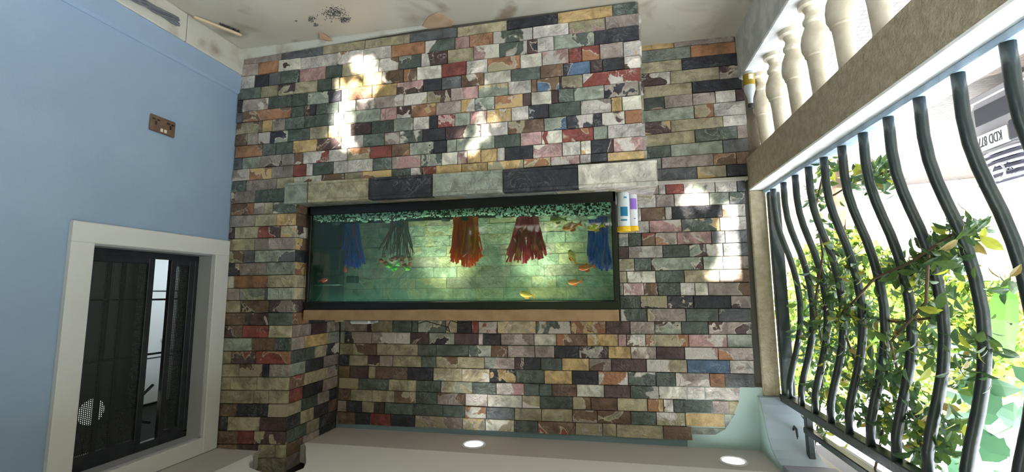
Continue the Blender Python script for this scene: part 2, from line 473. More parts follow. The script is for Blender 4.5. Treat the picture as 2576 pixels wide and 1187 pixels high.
# recess to the left of the plinth and the wall beside the tank
RL = [111, 129, 159, 187, 219, 249, 280, 309.5, 341, 372, 401, 428, 462]
RR = [88, 104, 134, 164, 197, 226, 255, 290, 317.5, 350, 383, 414, 443]
Rr = ["1600 Y 1695 V 1846", "1600 g 1737 O 1850", "1600 T 1715 K 1856", "1600 WM 1686 T 1809 VM 1862", "1600 T 1741 K 1866", "1600 GP 1671 V 1742 V 1799 W 1850 M 1872",
"1600 g 1746 OT 1795 W 1876", "1600 MY 1687 T 1818 W 1878", "1600 T 1748 G 1854 V 1880", "1600 G 1687 g 1818 S 1882", "1600 g 1664 V 1794 ON 1852 N 1884", "1600 S 1753 TY 1827 K 1885"]
wf = lambda x: wall_back
for i, s in enumerate(Rr):
    course(wf, YB, ((1615, RL[i]), (1850, RR[i])), ((1615, RL[i+1]), (1850, RR[i+1])), s)
b = MB(); b.bbox(XL+.005, X1-.04, YB-.03, YB+.011, at(1700, 459, 'y', YB).z-.008, at(1700, 459, 'y', YB).z+.012, .003)
b.build('mortar_ledge', mat('pale_mortar', (176, 170, 160), .85, bump=.4), wall_back)
UL = [463, 491, 524, 557, 587, 619.5, 650, 682, 711.5, 743.5, 775.5, 808.5]
UR = [452, 482.5, 512.5, 544, 579, 610, 643, 676.5, 710, 743.5, 775.5, 809]
Ur = ["1600 V 1657 W 1674 R 1719 gW 1798 W 1853 S 1874", "1560 W 1650 V 1696 W 1784 g 1834 GS 1875", "1558 g 1600 W 1613 NV 1673 WM 1690 K 1816 WN 1875",
"1557 V 1597 W 1633 PW 1714 GY 1810 W 1877", "1556 Wg 1581 G 1614 RN 1648 VO 1703 PW 1789 S 1823 S 1879", "1556 M 1581 WV 1667 G 1733 gM 1776 NW 1818 S 1881",
"1557 TW 1596 G 1638 gM 1768 g 1818 V 1883", "1558 T 1577 CV 1649 G 1721 TO 1809 NV 1885", "1559 g 1568 WP 1620 NM 1655 G 1711 W 1748 C 1781 VN 1887",
"1560 G 1611 MT 1679 MK 1744 K 1838 VM 1888", "1561 GW 1628 VT 1725 G 1807 GS 1889"]
for i, s in enumerate(Ur):
    course(wf, YB, ((1600, UL[i]), (1870, UR[i])), ((1600, UL[i+1]), (1870, UR[i+1])), s)
AX = [855, 1250, 1890]
A = [((805, 807, 809), "858 g 869 V 925 TM 990 G 1037 G 1052 gG 1122 T 1151 K 1187 VR 1204 RW 1252 TY 1349 GW 1436 YO 1524 M 1585 V 1647 gM 1714 G 1782 VM 1891"),
((833, 839, 841), "857 g 870 KV 936 VW 1033 MO 1080 gK 1144 M 1204 W 1216 K 1260 VW 1344 C 1400 NO 1477 YC 1555 P 1576 WN 1624 TO 1732 PW 1829 g 1892"),
((863, 868, 874), "856 T 890 TN 949 T 1052 G 1098 G 1180 gG 1237 CN 1278 V 1346 V 1395 K 1457 WM 1530 YN 1587 VW 1651 M 1722 PW 1806 VO 1894"),
((892, 898, 906), "855 K 880 T 926 TM 956 V 989 T 1061 G 1098 TN 1151 T 1219 Vg 1295 MK 1361 G 1414 Y 1482 NV 1538 M 1626 TW 1728 L 1835 WV 1896"),
((919, 928, 940), "854 N 882 M 928 T 946 N 1026 K 1091 Tg 1163 TW 1233 YK 1298 G 1370 Y 1439 K 1505 WO 1580 GW 1650 G 1699 VW 1785 O 1823 S 1898"),
((949, 962, 975), "853 NT 902 G 979 T 1048 G 1110 Tg 1189 G 1249 WP 1319 G 1357 G 1389 N 1451 C 1520 M 1586 GW 1657 CM 1728 W 1772 W 1861"),
((977, 992, 1009), "852 N 883 T 938 T 994 NT 1047 G 1100 VN 1171 VW 1227 C 1314 TW 1359 G 1441 NT 1487 N 1553 T 1629 YO 1669 WM 1694 G 1791 V 1833 T 1856"),
((1006, 1024, 1042), "851 V 873 K 911 T 942 M 969 G 1040 G 1115 G 1171 CO 1224 S 1295 T 1363 T 1440 NV 1503 TN 1587 G 1651 WT 1724 Y 1822 g 1842"),
((1034, 1054, 1078), "850 N 895 K 932 R 984 K 1045 VT 1165 TY 1222 CT 1294 G 1354 NR 1448 VT 1516 T 1551 T 1668 MN 1741"),
((1065, 1084, 1114), None)]
slant = {5: (2, -3), 6: (4, -12), 7: (9, -16)}
def seg(l, px):
    (a, b_, c) = l
    if px <= 1250: return b_ + (a-b_)*(1250-px)/395
    return b_ + (c-b_)*(px-1250)/640
for i in range(9):
    l0, l1 = A[i][0], A[i+1][0]
    rows = A[i][1].split()
    for k in range(0, len(rows)-1, 2):
        a, e = float(rows[k]), float(rows[k+2])
        course(wf, YB, ((a, seg(l0, a)), (e, seg(l0, e))), ((a, seg(l1, a)), (e, seg(l1, e))), f"{a} {rows[k+1]} {e}",
               lastslant=slant.get(i) if k+3 == len(rows) else None, lim=(-2, XP-.001))
course(wf, YB, ((1741, 1074), (1822, 1077)), ((1741, 1092), (1822, 1094)), "1741 g 1822", lastslant=(6, -24))
# the courses that go on behind the tank, seen only through the water
sb = MB()
codes = []
used = ['g', 'g', 'g', 'g', 'Tg', 'gT', 'V', 'T']
z = 1.0
while z < 1.66:
    x = -.05
    while x < XP-.02:
        x2 = min(x+ru(.1, .26), XP)
        sb.box(x+.001, x2-.001, YB-ru(.003, .012), YB+.01, z+.001, z+.066, random.randrange(len(used)))
        x = x2
    z += .067
sb.build('stone_field', [stone_mat(c) for c in used], wall_back, kind='stuff')

# ------------------------------------------------------------------ mantel shelf
mant = empty('mantel_shelf', (0, 0, 0), 0, 'long stone mantel shelf of tan and charcoal slabs carrying the fish tank', 'shelf')
MY = -.035
MX0, MX1 = at(1655, 430, 'y', MY).x, at(716, 500, 'y', MY).x
MZ0, MZ1 = ZM+.002, .984
b = MB(); b.box(MX0+.01, XP-.0, MY+.014, YB-.001, MZ0+.001, MZ1-.014); b.box(XP, MX1-.01, MY+.014, -.013, MZ0+.001, MZ1-.014)
b.build('core', M_mortar, mant)
sl_ = [(716, 'g'), (775, 'T'), (928, 'K'), (1088, 'g'), (1265, 'K'), (1455, 'C'), (1655, None)]
for k in range(6):
    xa, xb = at(sl_[k][0], 470, 'y', MY).x, at(sl_[k+1][0], 440, 'y', MY).x
    m = MB()
    w_ = xa-xb
    n = 7
    vs = []; zz = [MZ0, MZ0+.012, MZ0+.016, MZ1-.020, MZ1-.015, MZ1]
    dd = [0, 0, .006, .006, 0, 0]
    cx = (xa+xb)/2
    for zi, z in enumerate(zz):
        for i in range(n):
            x = xb+.0015+(w_-.003)*i/(n-1)
            vs.append((x-cx, MY+dd[zi]+ru(-.0012, .0012)*(1 if 1 < zi < 4 else .5), z))
    fs = [(j*n+i, j*n+i+1, (j+1)*n+i+1, (j+1)*n+i) for j in range(5) for i in range(n-1)]
    k0 = len(vs)
    yb = -.013 if xa > XP and xb > XP-.06 else .012
    vs += [(xb+.0015-cx, yb, MZ0), (xa-.0015-cx, yb, MZ0), (xa-.0015-cx, yb, MZ1), (xb+.0015-cx, yb, MZ1)]
    fs += [tuple(range(n-1, -1, -1)) + (k0, k0+1), tuple(5*n+i for i in range(n)) + (k0+2, k0+3),
           (n-1, k0+1, k0+2, 5*n+n-1), (0, 5*n, k0+3, k0)]
    m.add(vs, fs)
    m.build('front_slab', stone_mat(sl_[k][1]), mant, loc=(cx, 0, 0))
for k, (xa, xb, cde) in enumerate([(MX0, .25, 'WT'), (.25, .75, 'g'), (.75, 1.25, 'T'), (1.25, XP-.002, 'g')]):
    m = MB(); m.bbox(xa+.001, xb-.001, .012, YB-.002, MZ1-.014, MZ1, .002)
    m.build('top_slab', stone_mat(cde), mant)

# ------------------------------------------------------------------ fish tank
TX0, TX1, TY0, TY1, TZ0, TZ1 = -.052, 1.722, .075, .445, .9855, 1.588
def glass_mat():
    m = bpy.data.materials.new('tank_glass'); m.use_nodes = True
    N = m.node_tree.nodes; L = m.node_tree.links
    N.remove(N['Principled BSDF'])
    t = N.new('ShaderNodeBsdfTransparent'); t.inputs[0].default_value = (.93, .97, .95, 1)
    g = N.new('ShaderNodeBsdfGlossy'); g.inputs['Roughness'].default_value = .02
    fr = N.new('ShaderNodeFresnel'); fr.inputs[0].default_value = 1.4
    x = N.new('ShaderNodeMixShader')
    L.new(fr.outputs[0], x.inputs[0]); L.new(t.outputs[0], x.inputs[1]); L.new(g.outputs[0], x.inputs[2])
    L.new(x.outputs[0], N['Material Output'].inputs['Surface'])
    return m
def water_mat():
    m = bpy.data.materials.new('murky_green_water'); m.use_nodes = True
    N = m.node_tree.nodes; L = m.node_tree.links
    N.remove(N['Principled BSDF'])
    t = N.new('ShaderNodeBsdfTransparent'); t.inputs[0].default_value = (.65, .90, .77, 1)
    g = N.new('ShaderNodeBsdfTranslucent'); g.inputs[0].default_value = (.12, .42, .30, 1)
    d = N.new('ShaderNodeBsdfDiffuse'); d.inputs[0].default_value = (.10, .34, .25, 1)
    a = N.new('ShaderNodeAddShader'); L.new(g.outputs[0], a.inputs[0]); L.new(d.outputs[0], a.inputs[1])
    x = N.new('ShaderNodeMixShader'); x.inputs[0].default_value = .07
    L.new(t.outputs[0], x.inputs[1]); L.new(a.outputs[0], x.inputs[2])
    L.new(x.outputs[0], N['Material Output'].inputs['Surface'])
    return m
M_glass, M_water = glass_mat(), water_mat()
tank = empty('fish_tank', ((TX0+TX1)/2, TY0, TZ0), 0, 'long black framed fish tank of murky green water on the mantel', 'fish tank')
def tk(mb, name, m, **kw):
    o = mb.build(name, m, tank, **kw); o.matrix_parent_inverse = Matrix.Translation(-tank.location); return o
b = MB(); fz = TZ0+.052
b.bbox(TX0, TX1, TY0, TY0+.014, TZ0, fz, .003); b.bbox(TX0, TX1, TY1-.014, TY1, TZ0, fz, .003)
b.bbox(TX0, TX0+.014, TY0, TY1, TZ0, fz, .003); b.bbox(TX1-.014, TX1, TY0, TY1, TZ0, fz, .003); b.box(TX0+.01, TX1-.01, TY0+.01, TY1-.01, TZ0+.002, TZ0+.012)
tk(b, 'bottom_frame', M_black)
b = MB(); b.bbox(TX0, TX1, TY0-.002, TY0+.02, TZ1-.04, TZ1, .003); b.bbox(TX0, TX1, TY1-.02, TY1, TZ1-.04, TZ1, .003)
b.bbox(TX0, TX0+.02, TY0, TY1, TZ1-.04, TZ1, .003); b.bbox(TX1-.02, TX1, TY0, TY1, TZ1-.04, TZ1, .003)
tk(b, 'top_frame', M_black)
for x0 in (TX0, TX1-.022):
    for y0 in (TY0, TY1-.02):
        b = MB(); b.bbox(x0, x0+.022, y0, y0+.02, fz, TZ1-.038, .003); tk(b, 'corner_post', M_black)
b = MB(); b.box(TX0+.02, TX1-.02, TY0+.006, TY0+.009, fz-.01, TZ1-.03); tk(b, 'front_glass', M_glass)
b = MB(); b.box(TX0+.004, TX0+.007, TY0+.018, TY1-.018, fz-.01, TZ1-.03); tk(b, 'side_glass', M_glass)
b = MB(); b.box(TX1-.007, TX1-.004, TY0+.018, TY1-.018, fz-.01, TZ1-.03); tk(b, 'side_glass', M_glass)
# water: one clear skin just inside the front pane and the surface
b = MB(); wx0, wx1, wy0 = TX0+.022, TX1-.022, TY0+.0105
b.add([(wx0, wy0, TZ0+.02), (wx1, wy0, TZ0+.02), (wx1, wy0, TZ1-.045), (wx0, wy0, TZ1-.045)], [(0, 1, 2, 3)])
tk(b, 'water', M_water)
# gravel bed: black and white chips
GZ = TZ0+.012
M_gw, M_gk = mat('white_gravel', (236, 244, 240), .5), mat('black_gravel', (16, 18, 20), .4)
b = MB()
def chip(mb, c, r, mi):
    vs = []
    for d in ((1,0,0),(-1,0,0),(0,1,0),(0,-1,0),(0,0,1),(0,0,-1)):
        k = r*ru(.7, 1.25)
        vs.append((c[0]+d[0]*k+ru(-.2, .2)*r, c[1]+d[1]*k, c[2]+d[2]*k*.8+ru(-.2, .2)*r))
    mb.add(vs, [(0,2,4),(2,1,4),(1,3,4),(3,0,4),(2,0,5),(1,2,5),(3,1,5),(0,3,5)], mi)
def gtop(x): return fz+.056-.015*x+.006*math.sin(x*5+1)+.004*math.sin(x*17)
x = wx0
while x < wx1:
    z = GZ
    top = gtop(x)
    while z < top+ru(-.004, .004):
        chip(b, (x+ru(-.003, .003), TY0+.018+ru(0, .006), z), ru(.0052, .0084), 0 if rnd() < .55 else 1)
        z += .0085
    for yy_ in range(1, 12):
        chip(b, (x+ru(-.004, .004), TY0+.025+yy_*.028+ru(-.01, .01), max(GZ, top+ru(-.004, .003)-yy_*.0078)), ru(.005, .009), 0 if rnd() < .6 else 1)
    x += .0086
b.prism([(TY0+.026, GZ), (TY1-.02, GZ), (TY1-.02, GZ+.004), (TY0+.026, fz+.012)], 'x', wx0, wx1, 1)
tk(b, 'gravel_bed', [M_gw, M_gk], kind='stuff')
# hood lamps of the tank, shining at its back
for xl in (1.0, .40):
    b = MB(); b.bbox(xl-.11, xl+.11, TY1-.16, TY1-.12, TZ1-.02, TZ1-.002, .003)
    tk(b, 'lamp_bar', mat('lamp_strip', (255, 246, 200), .4, emit=(255, 240, 180), es=6))
    ld = bpy.data.lights.new('tank_lamp', 'SPOT'); ld.energy = 9; ld.color = (1, .94, .66); ld.spot_size = 1.25; ld.spot_blend = .9; ld.shadow_soft_size = .04
    lo = bpy.data.objects.new('tank_lamp', ld); COL.objects.link(lo)
    lo.location = (xl, TY0+.06, TZ1-.07); lo.parent = tank; lo.matrix_parent_inverse = Matrix.Translation(-tank.location)
    lo.rotation_euler = Vector((0, -.32, .31)).to_track_quat('Z', 'Y').to_euler()
ld = bpy.data.lights.new('plant_fill', 'AREA'); ld.shape = 'RECTANGLE'; ld.size = 1.6; ld.size_y = .03; ld.energy = 1.3; ld.color = (.95, 1, .92)  # added fill light over the water plants, no fixture of its own
lo = bpy.data.objects.new('plant_fill', ld); COL.objects.link(lo); lo.location = ((TX0+TX1)/2, TY0+.035, TZ1-.012); lo.parent = tank; lo.matrix_parent_inverse = Matrix.Translation(-tank.location)
# wooden hood board
b = MB(); b.bbox(TX0+.004, TX1+.0, TY0-.006, TY1-.01, TZ1+.001, TZ1+.058, .003)
b.build('wooden_hood', M_wood, label='plain tan wooden board lying along the top of the fish tank', cat='board')
b = MB(); b.bbox(TX1-.16, TX1-.12, TY0+.12, TY0+.16, TZ1+.0595, TZ1+.075, .003)
b.build('wood_block', mat('pale_block', (196, 180, 130), .6), label='tiny pale wood block on the hood beside the pilaster', cat='block')
b = MB(); b.bbox(1.34, 1.46, TY0+.05, TY0+.13, TZ1+.0595, TZ1+.083, .008)
ch = b.build('power_adapter', mat('white_plastic', (206, 212, 214), .3), label='white plastic power adapter lying on the wooden tank hood', cat='adapter')
b = MB(); b.bbox(1.312, 1.345, TY0+.07, TY0+.11, TZ1+.063, TZ1+.078, .004); b.build('plug', mat('grey_plug', (150, 158, 162), .4), ch)
b = MB()
pth = [(1.04, .20, TZ1+.061), (1.02, .21, TZ1+.075), (.98, .22, TZ1+.062), (.92, .23, TZ1+.08), (.86, .24, TZ1+.095), (.85, .24, TZ1+.12), (.88, .26, TZ1+.11), (.86, .28, TZ1+.063), (.80, .28, TZ1+.08), (.74, .27, TZ1+.062), (.66, .27, TZ1+.068), (.55, .27, TZ1+.062)]
b.tube([Vector(p)-Vector((0, .13, 0)) for p in pth], .0028, 6)
b.build('power_cable', M_black, smooth=True, label='thin black cable looping along the top of the tank hood', cat='cable')

# --- things in the water
def inz(px, py, y): return at(px, py, 'y', y)
def strands(mb, base, tips, n, rad, w0, wave=.008, mats=1, seg=6, w1=.75):
    for k in range(n):
        t = random.choice(tips)
        a = Vector(base)+Vector((ru(-rad, rad), ru(-rad*.4, rad*.4), 0))
        t = tips[min(len(tips)-1, int((ru(-.25, .25)+.5-.5*(a.x-base[0])/rad)*len(tips)))] if rnd() < .8 else t
        e = Vector(t)+Vector((ru(-.02, .02), ru(-.03, .03), ru(-.05, .02)))
        ph = ru(0, 6); pts = []
        for i in range(seg+1):
            s = i/seg
            p = a.lerp(e, s)
            p.x += wave*math.sin(ph+s*4)*s
            pts.append(p)
        wd = [w0*(1-(1-w1)*(i/seg)) for i in range(seg+1)]
        mb.tube(pts, [q*.55 for q in wd], 4, random.randrange(mats), flat=2.6)
def tankplant(name, px, base_py, tip_pxs, tip_py, y, n, rad, w0, rgbs, label, pot=True, leaves=None, trans=.45):
    p = inz(px, base_py, y)
    base = Vector((p.x, y, gtop(p.x)-.004))
    o = empty(name, base, 0, label, 'water plant')
    ms = [mat(name+str(i), c, .5, trans=trans) for i, c in enumerate(rgbs)]
    tips = [inz(tx, tip_py+ru(-8, 8), y)-base for tx in tip_pxs]
    b = MB(); strands(b, (0, 0, .004), tips, n, rad, w0, mats=len(ms))
    b.build('frond_tuft', ms, o, smooth=True)
    if pot:
        b = MB(); b.lathe([(.028, -.008), (.034, .006), (.030, .022), (.018, .03), (.004, .032)], seg=12)
        b.build('pot', M_black, o, smooth=True)
    if leaves:
        for cx_, cy_, rgb in leaves:
            q = inz(cx_, cy_, y-.02)-base
            m = MB(); s = ru(.016, .026); a = ru(0, 6.3)
            pts = [(math.cos(a+t)*s*(1 if k % 2 else .55), ru(-.008, .008), math.sin(a+t)*s*.7) for k, t in enumerate([i*6.283/8 for i in range(8)])]
            pts = [(x, y_+.004, z) for x, y_, z in pts] + [(0, -.008, 0)]
            m.add(pts, [(i, (i+1) % 8, 8) for i in range(8)])
            m.build('leaf', mat('water_leaf_%d' % (cx_), rgb, .4, trans=.3), o, loc=q)
    return o
tankplant('blue_water_plant', 885, 560, [865, 875, 885, 895, 905], 665, .21, 80, .040, .0042, [(36, 80, 210), (28, 62, 180), (52, 64, 180), (120, 60, 150)], 'tall dark blue plastic water plant beside the filter', pot=False)
tankplant('brown_water_plant', 1005, 565, [965, 985, 1005, 1025, 1035], 645, .17, 50, .05, .0021, [(140, 88, 62), (120, 84, 60)], 'brown stemmed plastic water plant topped with red and green leaves',
          leaves=[(958, 655, (150, 60, 40)), (970, 662, (130, 70, 50)), (978, 668, (90, 170, 40)), (990, 676, (80, 180, 40)), (1000, 664, (100, 190, 50)), (985, 652, (150, 70, 45)), (1008, 658, (150, 80, 50)),
                  (1018, 668, (140, 66, 44)), (1030, 664, (200, 70, 70)), (1024, 674, (110, 170, 50)), (1012, 648, (150, 90, 60)), (965, 642, (120, 80, 50)), (1030, 650, (130, 90, 60)), (996, 648, (150, 60, 40))])
tankplant('orange_water_plant', 1172, 555, [1142, 1152, 1164, 1176, 1188, 1202], 660, .14, 150, .066, .0044, [(250, 100, 34), (240, 80, 28), (250, 150, 40), (244, 90, 40)], 'bushy orange plastic water plant in the middle of the tank', trans=.5)
tankplant('pink_water_plant', 1328, 550, [1285, 1300, 1318, 1335, 1345, 1355, 1362], 648, .14, 100, .052, .0044, [(226, 40, 90), (206, 34, 80), (236, 90, 120)], 'drooping crimson pink plastic water plant', pot=False, trans=.5)
tankplant('violet_blue_water_plant', 1505, 560, [1488, 1500, 1512, 1526], 668, .16, 90, .045, .0046, [(44, 70, 210), (70, 74, 215), (36, 56, 180), (90, 68, 180)], 'violet blue plastic water plant in the tank corner nearest the food tubs', pot=False)
M_flt = mat('filter_plastic', (10, 26, 26), .5)
fo = empty('tank_filter', (1.60, .14, TZ1-.2), 0, 'dark twin sponge aquarium filter hanging at the end of the tank', 'filter')
def fbox(nm, a, c, y):
    p, q = inz(*a, y), inz(*c, y)
    m = MB(); m.bbox(min(p.x, q.x), max(p.x, q.x), y-.025, y+.025, min(p.z, q.z), max(p.z, q.z), .006)
    oo = m.build(nm, M_flt, fo); oo.matrix_parent_inverse = Matrix.Translation(-fo.location)
fbox('sponge', (793, 628), (810, 682), .14); fbox('sponge', (832, 628), (860, 682), .14)
fbox('motor_head', (794, 694), (860, 718), .14); fbox('pipe', (838, 682), (848, 694), .14); fbox('pipe', (796, 682), (804, 694), .14); fbox('outlet', (876, 694), (898, 712), .28)
m = MB()
m.tube([inz(812, 718, .13), inz(810, 735, .13), inz(802, 748, .13), inz(795, 757, .13)], .002, 6)
oo = m.build('cord', M_flt, fo); oo.matrix_parent_inverse = Matrix.Translation(-fo.location)
def fish(px, py, y, L, rz, ry, rgb, label, rgb2=None):
    c = inz(px, py, y)
    o = empty('goldfish', c, 0, label, 'fish', 'fish in the tank')
    o.rotation_euler = (0, math.radians(ry), math.radians(rz))
    mt = mat('fish_scales', rgb, .3, rgb2=rgb2 or tuple(min(255, int(v*1.15)) for v in rgb), scale=60, spec=.6)
    m = MB(); n = 9; sg = 8; vs = []
    prof = [(.5, .02), (.46, .10), (.36, .17), (.2, .21), (0, .20), (-.18, .15), (-.32, .09), (-.42, .06), (-.45, .055)]
    for x, r in prof:
        for k in range(sg):
            q = 6.2832*k/sg
            vs.append((x*L, r*L*.55*math.cos(q), r*L*math.sin(q)))
    fs = [(i*sg+k, i*sg+(k+1) % sg, (i+1)*sg+(k+1) % sg, (i+1)*sg+k) for i in range(n-1) for k in range(sg)] + [tuple(range(sg)), tuple(range((n-1)*sg+sg-1, (n-1)*sg-1, -1))]
    m.add(vs, fs); m.build('body', mt, o, smooth=True)
    mf = mat('fish_fin', tuple(min(255, int(v*1.1)) for v in rgb), .4, trans=.4)
    m = MB(); m.prism([(-.43*L, .05*L), (-.43*L, -.05*L), (-.66*L, -.2*L), (-.58*L, 0), (-.66*L, .2*L)], 'y', -.0012, .0012); m.build('tail_fin', mf, o)
    m = MB(); m.prism([(.16*L, .19*L), (-.2*L, .13*L), (-.24*L, .27*L), (.02*L, .33*L)], 'y', -.001, .001); m.build('dorsal_fin', mf, o)
    m = MB(); m.prism([(.1*L, -.18*L), (-.12*L, -.15*L), (-.12*L, -.27*L)], 'y', -.001, .001); m.build('belly_fin', mf, o)
    m = MB(); m.lathe([(.001, -.0012), (.004*L/.06, 0), (.001, .0012)], seg=8)
    for sy in (-1, 1):
        e = m.build('eye', M_black, o); e.location = (.38*L, sy*.085*L, .05*L)
OG = (226, 112, 36)
fish(814, 704, .098, .050, 175, 8, (216, 64, 40), 'small red goldfish in front of the dark filter')
fish(866, 676, .20, .045, 160, -62, (200, 52, 44), 'small red goldfish swimming steeply beside the dark blue plant')
fish(1168, 640, .10, .045, 205, 35, (196, 70, 30), 'rust coloured goldfish hanging in front of the orange plant')
fish(1324, 740, .12, .075, 12, 10, (224, 150, 40), 'golden goldfish near the water surface between the pink and orange plants')
fish(1440, 645, .11, .078, 20, 62, (220, 130, 50), 'orange goldfish swimming straight downwards in open water', (240, 190, 110))
fish(1474, 672, .11, .082, 8, -6, (216, 78, 30), 'plump deep orange goldfish with a spread tail')
fish(1444, 709, .12, .068, 10, -3, (236, 110, 44), 'small bright orange goldfish below the water surface')
fish(1497, 571, .10, .085, 6, -8, (222, 140, 36), 'gold and orange goldfish close to the gravel beside the violet blue plant', (236, 190, 60))
fish(1437, 569, .12, .095, 14, -10, (210, 92, 34), 'large orange goldfish resting near the gravel beside the pink plant')
fish(1402, 551, .15, .085, 12, 4, (150, 128, 44), 'olive gold goldfish nosing the gravel')
for k, (px, py, s, rgb, nm) in enumerate([(920, 555, .02, (150, 176, 160), 'pale'), (975, 556, .016, (170, 190, 170), 'small pale'), (1120, 549, .03, (40, 52, 46), 'flat dark'), (1257, 545, .022, (150, 176, 164), 'smooth grey'),
                                          (845, 566, .026, (26, 50, 44), 'dark round'), (1395, 536, .02, (60, 56, 40), 'brown'), (1490, 528, .028, (186, 196, 176), 'large cream')]):
    p = inz(px, py, .12)
    m = MB(); m.lathe([(.001, -.4*s), (s*.8, -.3*s), (s, 0), (s*.7, .35*s), (.001, .45*s)], seg=10)
    m.build('pebble', mat('pebble_%d' % k, rgb, .5), smooth=True, loc=(p.x, .11+.01*(k % 3), gtop(p.x)+.25*s), label=nm+' pebble lying on the gravel bed of the tank', cat='pebble', group='pebbles in the tank')

# food tubs beside the tank
def tub(px, y, r, h, label, body, band, extra):
    p = at(px, 489, 'z', MZ1)
    o = empty('food_tub', (at(px, 500, 'y', y).x, y, MZ1+.0005), 0, label, 'tub')
    m = MB(); m.lathe([(r*.92, 0), (r, .004), (r, h*.86), (r*.96, h*.88)], seg=20); m.build('body', mat('tub_white_'+str(px), body, .35), o, smooth=True)
    m = MB(); m.lathe([(r*1.08, h*.88), (r*1.1, h*.89), (r*1.1, h*.985), (r*1.04, h)], seg=24); m.build('lid', mat('yellow_lid', (232, 186, 22), .35), o, smooth=True)
    for (z0, z1, a0, a1) in band:
        m = MB(); vs = []; k = 8
        for i in range(k+1):
            a = math.radians(a0+(a1-a0)*i/k)
            for rr in (r*1.004, r*1.012):
                for z in (z0, z1): vs.append((rr*math.cos(a), rr*math.sin(a), z*h))
        fs = [(4*i, 4*i+1, 4*i+5, 4*i+4) for i in range(k)] + [(4*i+2, 4*i+6, 4*i+7, 4*i+3) for i in range(k)] + [(4*i+1, 4*i+3, 4*i+7, 4*i+5) for i in range(k)] + [(4*i, 4*i+4, 4*i+6, 4*i+2) for i in range(k)]
        m.add(vs, fs); m.build('label', extra, o)
tub(1567, .135, .032, .205, 'white food tub with a teal label and yellow lid right beside the tank', (216, 220, 224), [(.38, .62, 230, 300), (.12, .16, 235, 265), (.7, .74, 240, 300)], mat('teal_print', (30, 120, 160), .4))
tub(1590, .195, .026, .195, 'white food tub with a purple label and yellow lid behind the teal one', (222, 222, 226), [(.12, .42, 215, 300), (.66, .69, 240, 262)], mat('purple_print', (150, 110, 200), .4))

# ------------------------------------------------------------------ ceiling downlights
for k, (px, py, nm) in enumerate([(1192, 1118, 'round recessed downlight in the ceiling above the fish tank'), (1845, 1160, 'round recessed downlight in the ceiling corner beside the arch')]):
    p = at(px, py, 'z', ZC-.004)
    o = empty('downlight', p, 0, nm, 'downlight', 'recessed ceiling downlights')
    m = MB(); m.lathe([(.050, .003), (.068, .003), (.068, -.001), (.060, -.006), (.050, -.002)], seg=28); m.build('trim_ring', M_white, o, smooth=True)
    m = MB(); m.lathe([(.001, -.004), (.050, -.003), (.050, .002), (.001, .002)], seg=28); m.build('lens', mat('downlight_lens', (255, 255, 255), .4, emit=(244, 252, 255), es=7), o)
    ld = bpy.data.lights.new('downlight_lamp', 'SPOT'); ld.energy = 2.2; ld.spot_size = 2.2; ld.spot_blend = 1; ld.shadow_soft_size = .05; ld.color = (1, .97, .88)
    lo = bpy.data.objects.new('downlight_lamp', ld); COL.objects.link(lo); lo.parent = o; lo.location = (0, 0, -.012)

# ------------------------------------------------------------------ left side: kerb, balusters, beam, pier, arch
XO = -1.0            # outer face of the verandah wall
KZ = .275
wl = empty('wall_left', (0, 0, 0), kind='structure')
b = MB(); b.bbox(XO, XL+.012, -2.75, YB+.011, -.25, KZ, .006); b.build('kerb', M_kerb, wl)
# rail beam on the balusters
M_sunlit_top = mat('sunlit_beam_top', (236, 236, 232), .6, rgb2=(222, 224, 222), scale=20, bump=.3, bscale=70)  # near-white colour puts the sunlight into the top of the beam
b = MB(); b.bbox(XO, XL, -2.75, YB+.011, .7446, .928, .006); b.build('rail_beam', M_beige, wl)
b = MB(); b.box(XO, XL-.002, -2.75, YB+.008, .928, .937); b.build('sunlit_rail_top', M_sunlit_top, wl)
# pier at the far end of the opening (beige render made paler for the light falling on it)
b = MB(); b.bbox(-.885, XL, YB-.012, YB+.2, .937, 2.062, .006); b.build('pier', mat('lit_beige_render', (190, 180, 156), .9, rgb2=(176, 164, 138), scale=30, bump=.7, bscale=90), wl)
# arched head: inner face pale green, soffit pale blue
arc = [(YB+.012, 2.062), (YB-.02, 2.07), (YB-.05, 2.10), (YB-.075, 2.14), (YB-.10, 2.19), (YB-.135, 2.245), (YB-.18, 2.285), (YB-.235, 2.31), (YB-.30, 2.318)]
b = MB(); b.prism(arc + [(YB-.30, ZC-.001), (YB+.012, ZC-.001)], 'x', -.97, XL+.03); b.build('arch_bracket', M_paint_green, wl)
b = MB()
n = len(arc)
vs = [(-.972, y-.001, z-.0012) for y, z in arc] + [(XL+.027, y-.001, z-.0012) for y, z in arc]
b.add(vs, [(i, i+1, n+i+1, n+i) for i in range(n-1)])
b.build('arch_soffit', mat('pale_blue_soffit', (186, 200, 214), .35), wl)
b = MB(); b.box(XO, XL+.02, -2.75, YB-.30, 2.318, ZC+.3); b.box(XO-.25, XO, -2.75, YB+.2, 2.36, ZC+.3); b.build('lintel', mat('lintel_paint', (150, 150, 164), .6), wl)
b = MB(); b.bbox(-.91, -.885, -2.75, -1.75, .937, 2.318, .004); b.build('light_block_panel', M_beige, wl)  # added out of view, closes this end of the opening to cut light
